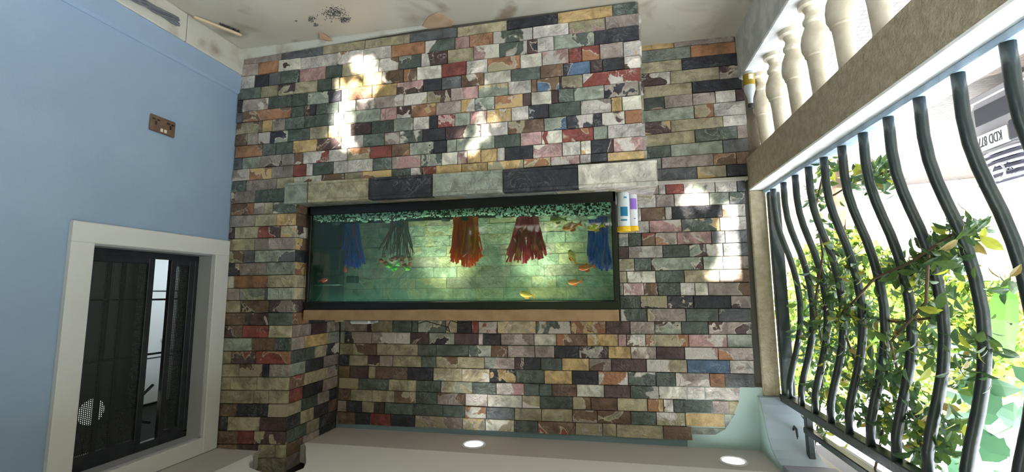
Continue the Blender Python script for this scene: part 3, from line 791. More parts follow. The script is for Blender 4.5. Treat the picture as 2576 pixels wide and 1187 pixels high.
# balusters
BP = [(.074, 0), (.074, .022), (.050, .030), (.040, .052), (.046, .070), (.056, .082), (.056, .094), (.046, .104), (.052, .118), (.068, .150), (.074, .185), (.072, .215), (.060, .236), (.060, .244), (.052, .250),
      (.046, .30), (.041, .36), (.037, .405), (.040, .412), (.052, .425), (.058, .437), (.052, .448), (.060, .452), (.062, .470)]
M_bal = mat('cream_concrete', (196, 188, 170), .8, rgb2=(182, 172, 152), scale=14, bump=.3, bscale=50)
bm_ = MB(); bm_.lathe([(r*.74, z*(.4696/.470)) for r, z in BP], seg=18)
bme = bm_.mesh('baluster'); bme.materials.append(M_bal); bme.polygons.foreach_set('use_smooth', [True]*len(bme.polygons))
try: bme.set_sharp_from_angle(angle=math.radians(30))
except Exception: pass
by = .425
k = 0
ordn = ['closest to the slate wall, behind the bottle', 'second from the slate wall', 'third from the slate wall', 'fourth from the slate wall', 'fifth from the slate wall', 'sixth from the slate wall', 'seventh from the slate wall, cut by the picture edge', 'eighth from the slate wall, mostly out of the picture']
while k < 8:
    o = bpy.data.objects.new('baluster', bme); COL.objects.link(o)
    o.location = (-.895, by, KZ); o.scale = (1, 1, (.7446-KZ)/.4696)
    o.rotation_euler = (0, 0, ru(0, 6))
    tag(o, 'cream turned concrete baluster ' + ordn[k], 'baluster', 'concrete balusters under the rail beam')
    by -= .228; k += 1

# ------------------------------------------------------------------ bowed steel grille
gr = empty('window_grille', (-.90, -.4, .937), 0, 'dark green steel grille of bowed pipes standing on the rail beam', 'grille')
def gp(mb, name, m=None, **kw):
    o = mb.build(name, m or M_steel, gr, **kw); o.matrix_parent_inverse = Matrix.Translation(-gr.location); return o
b = MB(); b.bbox(-.925, -.872, -1.74, YB+.02, .9375, .958, .003); gp(b, 'bottom_rail', mat('pale_blue_rail', (150, 170, 186), .5, rgb2=(130, 150, 166), scale=18))
bow = [(-.888, .955), (-.888, 1.02), (-.888, 1.07), (-.894, 1.14), (-.906, 1.20), (-.921, 1.255), (-.939, 1.315), (-.956, 1.39), (-.968, 1.47), (-.974, 1.56), (-.970, 1.65), (-.956, 1.74), (-.936, 1.82), (-.912, 1.90), (-.894, 1.97), (-.888, 2.05)]
bb = MB(); bb.tube([(x+.90, 0, z) for x, z in bow], .0148, 12)
bmesh_ = bb.mesh('bar'); bmesh_.materials.append(M_steel); bmesh_.polygons.foreach_set('use_smooth', [True]*len(bmesh_.polygons))
BARY = [.352 - .151*i for i in range(14)]
for y in BARY:
    o = bpy.data.objects.new('bar', bmesh_); COL.objects.link(o); o.parent = gr
    o.location = (-.90, y, 0); o.matrix_parent_inverse = Matrix.Translation(-gr.location)
b = MB(); b.bbox(-.925, -.875, -1.74, YB-.015, 2.045, 2.085, .004); gp(b, 'top_rail')
b = MB(); b.bbox(-.955, -.915, -1.74, .28, 2.165, 2.195, .004); gp(b, 'upper_rail')
b = MB(); b.bbox(-.945, -.886, YB-.05, YB-.013, .958, 2.05, .004); gp(b, 'end_post')
b = MB(); b.bbox(-.95, -.92, .245, .28, 2.08, 2.36, .004); gp(b, 'upper_post')
for z in (1.10,):
    pass

b = MB(); b.tube([(-.90, .372, 2.215), (-.90, .352, 2.185), (-.90, .325, 2.190), (-.90, .318, 2.225), (-.90, .322, 2.235)], [.006, .006, .006, .005, .003], 8)
b.build('iron_hook', M_darkframe, smooth=True, label='small dark curled iron hook hanging below the pale arch soffit', cat='hook')
# bottle on the kerb
bo = empty('glass_bottle', (-.818, .383, KZ+.0005), 0, 'upright clear glass bottle with a gold label on the kerb beside the slate wall', 'bottle')
def bottle_glass():
    m = mat('bottle_glass', (176, 184, 188), .12, spec=.7)
    return m
r0 = .030
b = MB(); b.lathe([(r0*.9, 0), (r0, .004), (r0, .095), (r0*.94, .108), (r0*.7, .13), (r0*.5, .15), (r0*.42, .18), (r0*.42, .188)], seg=20); b.build('body', bottle_glass(), bo, smooth=True)
b = MB(); b.lathe([(r0*1.006, .014), (r0*1.014, .015), (r0*1.014, .078), (r0*1.006, .079)], seg=20); b.build('label', mat('gold_label', (156, 132, 42), .35, metal=.3), bo, smooth=True)
b = MB()
a0 = math.radians(250)
for i in range(5):
    pass
vs = []
for i in range(5):
    a = math.radians(240+12*i)
    for rr in (r0*1.018, r0*1.03):
        for z in (.020, .050): vs.append((rr*math.cos(a), rr*math.sin(a), z))
b.add(vs, [(4*i+2, 4*i+6, 4*i+7, 4*i+3) for i in range(4)] + [(4*i, 4*i+1, 4*i+5, 4*i+4) for i in range(4)] + [(4*i+1, 4*i+3, 4*i+7, 4*i+5) for i in range(4)])
b.build('white_patch', mat('label_white', (216, 212, 190), .5), bo)
b = MB(); b.lathe([(r0*.50, .184), (r0*.52, .186), (r0*.52, .206), (r0*.46, .209)], seg=18); b.build('cap', mat('dark_cap', (50, 48, 48), .4), bo, smooth=True)

# ------------------------------------------------------------------ window in the blue wall
wn = empty('window_1', (XR, (WY0+WY1)/2, WZ0), kind='structure')
def wp(mb, name, m, **kw):
    o = mb.build(name, m, wn, **kw); o.matrix_parent_inverse = Matrix.Translation(-wn.location); return o
sx = XR-.022
FZ0, FY0, FY1 = 1.184, -.834, -.012
b = MB()
b.bbox(sx, XR+.002, FY0, FY1, FZ0, WZ0+.002, .004); b.bbox(sx, XR+.002, FY0, WY0+.002, WZ0-.002, ZC-.002, .004)
b.bbox(sx, XR+.002, WY1-.002, FY1, WZ0-.002, ZC-.002, .004); b.bbox(sx, XR+.002, WY0, WY1, WZ1-.002, ZC-.002, .004)
wp(b, 'white_surround', M_white)
b = MB()   # plaster reveal
b.box(XR-.0, XR+.2, WY0-.001, WY0+.008, WZ0, WZ1); b.box(XR-.0, XR+.2, WY1-.008, WY1+.001, WZ0, WZ1)
b.box(XR-.0, XR+.2, WY0, WY1, WZ0-.001, WZ0+.008); b.box(XR-.0, XR+.2, WY0, WY1, WZ1-.008, WZ1+.001)
wp(b, 'reveal', mat('grey_reveal_paint', (168, 168, 172), .5))
fx = XR+.085
def wy(px, py=900, x=fx): return at(px, py, 'x', x).y
gA, gB, gC, gD = wy(345), wy(372), wy(414), wy(428)
b = MB()
b.bbox(fx, fx+.03, WY0+.006, WY1-.006, WZ0+.008, WZ0+.040, .003); b.bbox(fx, fx+.03, WY0+.006, WY1-.006, WZ1-.045, WZ1-.006, .003)
b.bbox(fx, fx+.03, WY0+.006, WY0+.03, WZ0+.03, WZ1-.03, .003); b.bbox(fx, fx+.03, WY1-.03, WY1-.006, WZ0+.03, WZ1-.03, .003)
wp(b, 'outer_frame', M_darkframe)
def screen_mat():
    m = bpy.data.materials.new('fly_screen'); m.use_nodes = True
    N = m.node_tree.nodes; L = m.node_tree.links
    bs = N['Principled BSDF']; bs.inputs['Base Color'].default_value = lin((30, 36, 34)); bs.inputs['Roughness'].default_value = .5
    tc = N.new('ShaderNodeTexCoord')
    sc = N.new('ShaderNodeVectorMath'); sc.operation = 'SCALE'; sc.inputs['Scale'].default_value = 1/.0085
    L.new(tc.outputs['Object'], sc.inputs[0])
    fr = N.new('ShaderNodeVectorMath'); fr.operation = 'FRACTION'; L.new(sc.outputs[0], fr.inputs[0])
    sb_ = N.new('ShaderNodeVectorMath'); sb_.operation = 'SUBTRACT'; sb_.inputs[1].default_value = (.5, .5, .5); L.new(fr.outputs[0], sb_.inputs[0])
    mu = N.new('ShaderNodeVectorMath'); mu.operation = 'MULTIPLY'; mu.inputs[1].default_value = (0, 1, 1); L.new(sb_.outputs[0], mu.inputs[0])
    ln = N.new('ShaderNodeVectorMath'); ln.operation = 'LENGTH'; L.new(mu.outputs[0], ln.inputs[0])
    gt = N.new('ShaderNodeMath'); gt.operation = 'LESS_THAN'; gt.inputs[1].default_value = .26; L.new(ln.outputs['Value'], gt.inputs[0])
    tr = N.new('ShaderNodeBsdfTransparent'); mx = N.new('ShaderNodeMixShader')
    L.new(gt.outputs[0], mx.inputs[0]); L.new(bs.outputs[0], mx.inputs[1]); L.new(tr.outputs[0], mx.inputs[2])
    L.new(mx.outputs[0], N['Material Output'].inputs['Surface'])
    return m
M_scr = screen_mat()
def sash(y0, y1, nm):
    m = MB(); t = .032
    z0, z1 = WZ0+.036, WZ1-.042
    m.bbox(fx+.002, fx+.026, y0, y0+t, z0, z1, .003); m.bbox(fx+.002, fx+.026, y1-t, y1, z0, z1, .003)
    m.bbox(fx+.002, fx+.026, y0+t, y1-t, z0, z0+t, .003); m.bbox(fx+.002, fx+.026, y0+t, y1-t, z1-t, z1, .003)
    o = wp(m, 'sash', M_darkframe)
    m = MB(); m.box(fx+.013, fx+.0145, y0+t-.002, y1-t+.002, z0+t-.002, z1-t+.002)
    s_ = m.build('fly_screen', M_scr, o)
sash(WY0+.03, gB, 'a'); sash(gC, WY1-.03, 'b')
# burglar bars behind the screens
for px in (262, 300):
    y = wy(px, 800, fx+.07)
    m = MB(); m.bbox(fx+.06, fx+.075, y-.012, y+.012, WZ0, WZ1, .003); wp(m, 'bar', M_darkframe)
for z in (1.52, 1.80):
    m = MB(); m.bbox(fx+.058, fx+.07, WY0, WY1, z-.005, z+.005, .002); wp(m, 'cross_bar', M_darkframe)
m = MB(); ya, yb_ = gB-.005, gC+.006
m.tube([(fx+.065, yb_, 1.96), (fx+.065, (ya+yb_)/2, 2.0), (fx+.065, ya, 2.035), (fx+.065, ya+.01, 2.08), (fx+.065, (ya+yb_)/2, 2.13), (fx+.065, yb_, 2.15)], .007, 8)
wp(m, 'scroll_bar', M_darkframe, smooth=True)
# dim room behind that window
rm = empty('room_beyond', kind='structure')
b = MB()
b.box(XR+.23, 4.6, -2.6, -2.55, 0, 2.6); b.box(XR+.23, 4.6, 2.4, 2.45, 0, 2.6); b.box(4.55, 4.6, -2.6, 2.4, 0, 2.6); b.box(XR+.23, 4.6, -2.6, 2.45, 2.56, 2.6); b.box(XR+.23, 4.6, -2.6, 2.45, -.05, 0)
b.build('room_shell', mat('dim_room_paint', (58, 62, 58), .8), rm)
b = MB()
b.bbox(4.40, 4.50, 1.38, 1.95, 0, 2.54, .01)
cab = b.build('pale_cupboard', mat('pale_cupboard_paint', (186, 196, 198), .5), label='pale cupboard seen through the gap in the dark window', cat='cupboard')
for z in (1.45, 2.10):
    m = MB(); m.box(4.392, 4.3995, 1.40, 1.93, z, z+.012); m.build('door_gap', M_darkframe, cab)
m = MB(); m.tube([(4.39, 1.62, 1.93), (4.37, 1.60, 1.95), (4.37, 1.62, 2.0), (4.38, 1.66, 2.02)], .010, 6); m.build('handle', mat('brown_handle', (120, 84, 60), .5), cab)
ld = bpy.data.lights.new('cupboard_fill', 'POINT'); ld.energy = .7; ld.shadow_soft_size = .1; ld.color = (.9, 1, .96)  # added fill light for the cupboard, no lamp stands here
lo = bpy.data.objects.new('cupboard_fill', ld); COL.objects.link(lo); lo.location = (4.0, 1.75, 1.3)
q = at(229, 1036, 'x', XR+.34)
lp = empty('round_lamp', q, 0, 'round white lamp glowing behind the fly screen of the window', 'lamp')
m = MB(); m.lathe([(.001, -.01), (.055, -.008), (.062, 0), (.055, .01), (.001, .014)], seg=24)
o = m.build('lamp_shade', mat('lamp_white', (230, 232, 226), .5, emit=(230, 232, 224), es=.55), lp, smooth=True); o.rotation_euler = (0, math.pi/2, 0)
m = MB(); m.tube([(.012, 0, 0), (.03, 0, .2), (.03, 0, .7)], .006, 8); m.build('cord', M_black, lp)

# ------------------------------------------------------------------ socket plate on the blue wall
p0, p1 = at(375, 292, 'x', XR), at(437, 345, 'x', XR)
sy0, sy1, sz0, sz1 = -.540, -.405, .606, .690
sk = empty('wall_socket', (XR, sy0, sz0), 0, 'brown double wall socket plate on the blue wall', 'socket')
def sp_(mb, name, m):
    o = mb.build(name, m, sk); o.matrix_parent_inverse = Matrix.Translation(-sk.location); return o
b = MB(); b.bbox(XR-.010, XR, sy0, sy1, sz0, sz1, .004); sp_(b, 'plate', mat('bronze_plate', (112, 92, 72), .4, metal=.2, rgb2=(98, 78, 70), scale=20))
for yc in (-.480, -.460):
    b = MB(); b.bbox(XR-.0125, XR-.0095, yc-.007, yc+.007, sz1-.026, sz1-.008, .0015); sp_(b, 'rocker', mat('rocker_ivory', (206, 198, 176), .4))
for yc in (-.512, -.434):
    for dy, dz, w_, h_ in ((-.012, .022, .008, .004), (.012, .022, .008, .004), (0, .040, .0045, .010)):
        b = MB(); b.box(XR-.0112, XR-.0099, yc+dy-w_, yc+dy+w_, sz0+dz-h_, sz0+dz+h_); sp_(b, 'slot', M_black)

# ------------------------------------------------------------------ things on the floor
def fl(px, py): 
    p = at(px, py, 'z', 0); return Vector((p.x, p.y, 0))
M_card = mat('brown_cardboard', (186, 158, 132), .8, rgb2=(172, 142, 116), scale=10)
def card(pts, h, name, label, curl):
    P = [fl(*p) for p in pts]; c = sum(P, Vector())/len(P)
    b = MB(); n = len(P)
    top = [p-c+Vector((0, 0, h+curl*(i % 3)*.5)) for i, p in enumerate(P)]
    bot = [p-c+Vector((0, 0, .0008+curl*(i % 3)*.5*.9)) for i, p in enumerate(P)]
    b.add(top+bot, [tuple(range(n)), tuple(range(2*n-1, n-1, -1))] + [(i, n+i, n+(i+1) % n, (i+1) % n) for i in range(n)])
    b.build(name, M_card, loc=c, label=label, cat='cardboard')
card([(1062, 64), (1078, 40), (1102, 29), (1122, 38), (1140, 52), (1136, 66), (1110, 74), (1088, 76)], .004, 'cardboard_piece', 'flat torn piece of brown cardboard on the floor against the plinth', .002)
card([(803, 80), (812, 82), (835, 96), (852, 102), (861, 110), (855, 113), (838, 107), (818, 98), (805, 90)], .006, 'cardboard_scrap', 'small curled cardboard scrap on the floor by the plinth', .010)
# brush
p, q = fl(488, 30), fl(608, 78)
d = (q-p); L_ = d.length
br = empty('scrubbing_brush', p, math.atan2(d.y, d.x), 'wooden scrubbing brush lying on the floor near the blue wall', 'brush')
b = MB(); b.bbox(0, L_, -.010, .012, .020, .034, .005); b.build('handle', mat('pale_brush_wood', (196, 176, 146), .6), br)
b = MB()
k = 0
x = L_*.55
while x < L_*.96:
    for yy_ in (-.006, 0, .007):
        b.tube([(x, yy_, .021), (x+ru(-.004, .004), yy_-.012, .001)], .0028, 5)
    x += .008
b.build('bristle_tuft', mat('grey_bristle', (74, 72, 78), .8), br, kind='stuff')
# bundle of cable
b = MB()
p, q = at(352, 0, 'x', XR-.045), at(446, 56, 'x', XR-.045)
for k in range(7):
    off = Vector((ru(-.012, .002), 0, ru(-.012, .012))); pts = []
    for i in range(12):
        s = i/11*1.5-.5
        u_ = p.lerp(q, s)+off*(1+.5*math.sin(3*s+k))
        pts.append((u_.x+.004*math.sin(5*s+k*1.3), u_.y+.010*math.cos(4*s+k), max(.007, u_.z+.010*math.sin(4*s+k))))
    b.tube(pts, .0055, 8)
b.build('cable_bundle', mat('grey_cable', (100, 102, 110), .5), smooth=True, label='bundle of grey cable lying on the floor against the tiled foot of the blue wall', cat='cable', kind=None)
# grit on the floor
b = MB()
for (cx, cy, sx_, sy_, n_) in [(840, 32, 30, 16, 260), (868, 48, 16, 10, 120), (782, 48, 12, 8, 60), (795, 62, 10, 5, 30), (745, 52, 5, 3, 8), (810, 95, 4, 3, 4)]:
    for k in range(n_):
        p = fl(cx+random.gauss(0, .45)*sx_, cy+random.gauss(0, .45)*sy_)
        chip(b, (p.x, p.y, .0015), ru(.0015, .004), 0)
b.build('grit', mat('dark_grit', (66, 66, 68), .7), label='scattered dark grit on the pale floor before the plinth', cat='grit', kind='stuff')

# ------------------------------------------------------------------ outdoors
GZ0 = -.25
M_pave = mat('grey_paving', (176, 168, 162), .8, rgb2=(150, 142, 140), scale=9, bump=.3, bscale=14)
def pave_mat():
    m = M_pave; N = m.node_tree.nodes; L = m.node_tree.links; bs = N['Principled BSDF']
    tc = [n for n in N if n.type == 'TEX_COORD'][0]
    br_ = N.new('ShaderNodeTexBrick'); br_.inputs['Scale'].default_value = 5; br_.inputs['Mortar Size'].default_value = .012
    br_.inputs['Color1'].default_value = lin((98, 91, 88)); br_.inputs['Color2'].default_value = lin((88, 82, 80)); br_.inputs['Mortar'].default_value = lin((66, 62, 58))
    L.new(tc.outputs['Object'], br_.inputs['Vector']); L.new(br_.outputs['Color'], bs.inputs['Base Color'])
    return m
b = MB(); b.box(-30, 12, -30, 40, GZ0-.2, GZ0); b.build('ground', pave_mat(), kind='structure')
M_grass = mat('lawn', (74, 88, 46), .9, rgb2=(98, 98, 66), scale=6, bump=.6, bscale=60)
# white garden wall with pillars
wa, wb2 = at(2130, 486, 'z', GZ0), at(2460, 452, 'z', GZ0)
dv = (wb2-wa).normalized(); ang = math.atan2(dv.y, dv.x)
gw = empty('garden_wall', wa, ang, 'sunlit white garden wall with pillars beyond the grass', 'wall')
M_gw2 = mat('white_wall_paint', (226, 220, 206), .8)
b = MB(); b.box(-4, 7, 0, .18, 0, 1.45); b.build('panel', M_gw2, gw)
b = MB(); b.box(-4, 7, -.06, .24, 1.45, 1.53); b.build('coping', mat('grey_coping', (150, 146, 140), .8), gw)
b = MB(); b.box(-4, 7, -.10, 0, 0, .12); b.build('footing', mat('cream_footing', (206, 190, 160), .8), gw)
for x in (-1.2, 1.65, 4.4):
    b = MB(); b.bbox(x-.17, x+.17, -.07, .25, 0, 1.62, .01); b.build('pillar', mat('cream_pillar', (216, 196, 164), .8), gw)

b = MB(); b.box(-3.4, 3.0, -2.2, -.11, 0, .025)
g_ = b.build('grass_strip', M_grass, loc=wa, label='worn strip of grass between the paving and the white garden wall', cat='grass', kind='stuff'); g_.rotation_euler = (0, 0, ang)
# --- leaves
def leaf_mesh(L_, W_, fold=.25, name='leaf'):
    b = MB()
    st = [(0, 0), (.25, .8), (.5, 1), (.75, .65), (1, 0)]
    vs = []; 
    for s, w_ in st:
        zc = .12*L_*math.sin(s*2.6)
        vs += [(s*L_, -w_*W_/2, zc+fold*w_*W_/2), (s*L_, 0, zc), (s*L_, w_*W_/2, zc+fold*w_*W_/2)]
    fs = []
    for i in range(4):
        for j in range(2):
            a = i*3+j
            fs.append((a, a+1, a+4, a+3))
    b.add(vs, fs)
    return b
M_leaf = [mat('vine_leaf_a', (66, 92, 48), .45, rgb2=(84, 110, 50), scale=30, trans=.35), mat('vine_leaf_b', (56, 82, 52), .45, rgb2=(70, 98, 60), scale=30, trans=.3),
          mat('vine_leaf_c', (150, 160, 52), .45, rgb2=(176, 180, 70), scale=30, trans=.45), mat('vine_leaf_d', (136, 120, 60), .5, trans=.3)]
LM = []
for L_, W_ in ((.040, .014), (.052, .024), (.038, .015)):
    me = leaf_mesh(L_, W_).mesh('leaf'); me.materials.append(M_leaf[0]); LM.append((me, leaf_mesh(L_, W_)))
def rot(): return Matrix.Rotation(ru(0, 6.283), 4, 'Z') @ Matrix.Rotation(ru(-1.3, 1.3), 4, 'Y') @ Matrix.Rotation(ru(-1.2, 1.2), 4, 'X')
CL = [(2075, 420, 26, 26), (2052, 500, 26, 26), (2205, 440, 34, 44), (2155, 455, 18, 10), (2060, 560, 20, 8), (2100, 615, 22, 10), (2130, 650, 26, 14), (2395, 590, 34, 30), (2335, 640, 40, 40), (2300, 660, 36, 30),
      (2430, 575, 20, 10), (2050, 760, 46, 60), (2100, 800, 52, 70), (2030, 830, 34, 46), (2160, 800, 46, 36), (2060, 700, 40, 36), (2110, 700, 40, 34), (2235, 690, 34, 26), (2290, 700, 36, 22), (2080, 890, 46, 44),
      (2150, 930, 46, 34), (2060, 985, 34, 30), (2240, 900, 36, 26), (2200, 970, 44, 40), (2265, 1000, 44, 40), (2310, 1060, 46, 40), (2210, 1060, 44, 34), (2330, 1130, 44, 30), (2440, 860, 40, 14), (2420, 960, 46, 18),
      (2120, 1040, 44, 24), (1992, 830, 12, 7), (2060, 1080, 30, 12), (2340, 760, 40, 16), (2400, 660, 20, 10), (2020, 900, 24, 20), (2380, 1090, 40, 20), (2260, 840, 40, 22), (2330, 880, 40, 18), (2500, 720, 20, 4)]
vine = empty('climbing_vine', (-.95, 0, GZ0), 0, 'leafy green climbing vine tangled through the bowed grille bars', 'vine')
pool = []
for (px, py, sp, n_) in CL:
    for k in range(int(n_*3.2)):
        a, b_ = px+random.gauss(0, .6)*sp, py+random.gauss(0, .6)*sp
        q = at(a, b_, 'x', -.96+ru(-.09, .05))
        if q.y > YB-.04 or q.z > 2.27: continue
        q.x -= .03*max(0, 1-abs(q.z-1.55)/.45)
        pool.append(q)
pool.sort(key=lambda q: (q-CAM).length)
inv = Matrix.Translation(-vine.location)
rest = MB(); npart = 0
for i, q in enumerate(pool):
    M4 = Matrix.Translation(q) @ rot()
    ci = random.choices([0, 1, 2, 3], [5, 5, 1.2, .5])[0]
    k = random.randrange(3); sc = ru(.75, 1.25)
    if npart < 290 and i % 2 == 0:
        o = bpy.data.objects.new('leaf', LM[k][0]); COL.objects.link(o); o.parent = vine; o.matrix_parent_inverse = inv
        o.matrix_basis = M4 @ Matrix.Scale(sc, 4)
        o.material_slots[0].link = 'OBJECT'; o.material_slots[0].material = M_leaf[ci]
        npart += 1
    else:
        rest.add([M4 @ (Vector(v)*sc) for v in LM[k][1].v], LM[k][1].f, ci)
o = rest.build('foliage', M_leaf, vine, kind='stuff'); o.matrix_parent_inverse = inv
M_stem = mat('vine_stem', (86, 70, 50), .8)
for tr in ([(2040, 1187), (2060, 1050), (2075, 900), (2050, 760), (2070, 640), (2052, 520), (2075, 420)], [(2200, 1187), (2230, 1040), (2160, 930), (2110, 800), (2200, 700), (2290, 660), (2395, 590)],
           [(2330, 1187), (2310, 1060), (2265, 960), (2240, 860), (2330, 760), (2335, 640)], [(2052, 500), (2100, 490), (2155, 455), (2205, 440), (2240, 430)], [(2110, 790), (2180, 800), (2260, 810), (2340, 800)]):
    b = MB(); b.tube([at(px, py, 'x', -.955-.03*math.sin(i)) for i, (px, py) in enumerate(tr)], .0045, 6)
    o = b.build('stem', M_stem, vine, smooth=True); o.matrix_parent_inverse = inv

# --- trees and shrubs beyond
def leafmass(mb, blobs, n_, size, keep=None):
    tot = sum(bl[3]**2 for bl in blobs)
    for (x, y, z, r, *sq) in blobs:
        fz_ = sq[0] if sq else 1
        for k in range(int(n_*r*r/tot)):
            while True:
                v = Vector((ru(-1, 1), ru(-1, 1), ru(-1, 1)))
                if .15 < v.length < 1: break
            p = Vector((x+v.x*r, y+v.y*r, z+v.z*r*fz_))
            M4 = Matrix.Translation(p) @ rot(); s = size*ru(.7, 1.4)
            if keep:
                tips_ = [M4 @ Vector(q) for q in ((0, 0, 0), (s*.5, -s*.28, s*.06), (s*.5, 0, 0), (s*.5, s*.28, s*.06), (s, 0, 0))]
                if not all(keep(q, True) for q in tips_): continue
                if rnd() < .91 and not all(keep(q) for q in tips_): continue
            mb.add([M4 @ Vector(q) for q in ((0, 0, 0), (s*.5, -s*.28, s*.06), (s, 0, 0), (s*.5, s*.28, s*.06))], [(0, 1, 2, 3)], random.choices([0, 1, 2], [3, 2, 2])[0])
MT = [mat('tree_leaf_a', (120, 146, 60), .5, trans=.45), mat('tree_leaf_b', (84, 112, 54), .5, trans=.4), mat('tree_leaf_c', (186, 190, 84), .5, trans=.5)]
M_bark = mat('tree_bark', (110, 92, 72), .9, rgb2=(86, 72, 56), scale=10, bump=.5, bscale=20)
def tree(name, label, base, blobs, n_, size, trunk=None, cat='tree', keep=None, group=None):
    o = empty(name, base, 0, label, cat, group)
    iv = Matrix.Translation(-Vector(base))
    b = MB(); leafmass(b, blobs, n_, size, keep); f_ = b.build('crown', MT, o, kind='stuff'); f_.matrix_parent_inverse = iv
    if trunk:
        b = MB(); b.tube(trunk, [.09*(1-.12*i) for i in range(len(trunk))], 8); t_ = b.build('trunk', M_bark, o, smooth=True); t_.matrix_parent_inverse = iv
    return o
def gpt(px, py, y): return at(px, py, 'y', y)
def blobs_at(lst, y):
    out = []
    for px, py, rp in lst:
        q = gpt(px, py, y); out.append((q.x, y+ru(-.3, .3), q.z, rp*(y+2.3)*1.15/FPX))
    return out
q = gpt(2140, 760, 5.2)
tree('garden_tree', 'bright yellow green garden tree rising behind the vine covered end of the grille', (q.x, 5.2, GZ0), blobs_at([(2030, 800, 60), (2080, 700, 70), (2130, 800, 90), (2060, 900, 70), (2180, 700, 60), (2120, 620, 36), (2170, 900, 60), (2020, 980, 30)], 5.2), 5200, .13,
     [(q.x, 5.2, GZ0), (q.x+.05, 5.2, .6), (q.x, 5.25, 1.4), (q.x-.1, 5.2, 2.2)])
q = gpt(2330, 820, 6.4)
tree('flowering_shrub', 'sunlit yellow green shrub above the white garden wall', (q.x, 7.2, GZ0), blobs_at([(2270, 780, 60), (2340, 800, 70), (2420, 790, 80), (2330, 880, 50), (2290, 690, 24), (2450, 880, 50)], 7.6), 4200, .15,
     [(q.x, 7.2, GZ0), (q.x, 7.3, 1.0), (q.x+.1, 7.5, 2.2)], cat='shrub')
q = gpt(2540, 760, 7)
q = gpt(2540, 760, 11)
tree('far_tree', 'hazy pale green tree at the right edge behind the wall', (q.x, 11, GZ0), blobs_at([(2520, 800, 70), (2576, 900, 80), (2500, 880, 50), (2360, 960, 60), (2450, 1000, 50)], 11.0), 3400, .18,
     [(q.x, 11, GZ0), (q.x, 11, 1.5), (q.x+.2, 11, 3)])
# broad leaved plant close to the grille
M_broad = mat('broad_leaf', (84, 120, 84), .4, rgb2=(70, 108, 78), scale=8, trans=.3)
bl = empty('broadleaf_tree', (-1.75, -.75, GZ0), 0, 'broad dark green leaves of a small tree close outside the grille', 'tree')
iv = Matrix.Translation(-bl.location)
b = MB(); b.tube([(-1.75, -.75, GZ0), (-1.77, -.75, .9), (-1.72, -.72, 1.7), (-1.66, -.6, 2.3), (-1.6, -.5, 2.8)], [.035, .03, .026, .02, .012], 8); o = b.build('trunk', M_bark, bl, smooth=True); o.matrix_parent_inverse = iv
bf = leaf_mesh(.20, .13, .15); bmf = bf.mesh('leaf'); bmf.materials.append(M_broad)
for (px, py) in [(2440, 1000), (2470, 1040), (2550, 1010), (2560, 1060), (2450, 1080), (2480, 1100), (2560, 1110), (2540, 1150), (2470, 1160), (2520, 970), (2420, 1050), (2410, 900), (2576, 980), (2440, 940), (2545, 920), (2390, 860), (2576, 1150), (2500, 1180), (2430, 1130)]:
    q = at(px, py, 'x', ru(-1.5, -1.85))
    o = bpy.data.objects.new('leaf', bmf); COL.objects.link(o); o.parent = bl; o.matrix_parent_inverse = iv
    o.matrix_basis = Matrix.Translation(q) @ rot() @ Matrix.Scale(ru(.7, 1.2), 4)
# banana plant
bn = empty('banana_plant', (-2.5, -.2, GZ0), 0, 'banana plant with one big green leaf at the picture edge', 'plant')
iv = Matrix.Translation(-bn.location)
a_, c_ = at(2548, 705, 'x', -2.9), at(2535, 860, 'x', -2.9)
b = MB(); b.tube([(-2.5, c_.y-1.3, GZ0), (-2.5, c_.y-1.2, .7), (-2.6, c_.y-.8, 1.4), (a_.x, a_.y-.1, a_.z-.06), (a_.x, a_.y, a_.z), c_], [.06, .05, .03, .014, .012, .006], 8); o = b.build('stalk', mat('banana_stalk', (150, 150, 80), .6), bn, smooth=True); o.matrix_parent_inverse = iv
bq = leaf_mesh(.62, .30, .12); b = MB()
b.add(bq.v, bq.f); me = b.mesh('blade'); me.materials.append(mat('banana_blade', (56, 100, 34), .45, rgb2=(80, 124, 40), scale=5, trans=.4))
o = bpy.data.objects.new('blade', me); COL.objects.link(o); o.parent = bn; o.matrix_parent_inverse = iv
o.matrix_basis = Matrix.Translation(a_+Vector((0, 0, -.02))) @ Matrix.Rotation(math.radians(90), 4, 'Z') @ Matrix.Rotation(math.radians(-86), 4, 'Y') @ Matrix.Rotation(math.radians(90), 4, 'X')

# wall added out of view to block the low sky
bw = empty('sky_block_wall', (-8, -3, GZ0), 0, 'tall mossy wall added beyond the picture edge to block the low sky', 'wall')
M_moss = mat('mossy_render', (104, 106, 84), .9, rgb2=(84, 92, 66), scale=2, bump=.5, bscale=20)
b = MB(); b.box(-.15, .15, -11, 9.5, 0, 3.1); b.build('panel', M_moss, bw)
b = MB(); b.box(-.22, .22, -11, 9.5, 3.1, 3.2); b.build('coping', M_moss, bw)
for y in (-10, -6, -2, 2, 6):
    b = MB(); b.bbox(-.2, .24, y-.2, y+.2, 0, 3.3, .01); b.build('pillar', M_moss, bw)
# ------------------------------------------------------------------ car outside
CX, CY = -3.02, 1.80
car = empty('parked_car', (CX, CY, GZ0), 0, 'silver car parked nose in behind the grille with plate KDD 877', 'car')
M_body = mat('silver_car_paint', (112, 110, 110), .22, metal=.4, spec=.6)
M_trim = mat('car_black_trim', (18, 18, 24), .4)
M_chrome = mat('chrome', (216, 216, 226), .12, metal=1)
M_cglass = mat('car_glass', (28, 34, 38), .05, spec=.8)
def cb(mb, name, m, parent=None, **kw): return mb.build(name, m, parent or car, **kw)
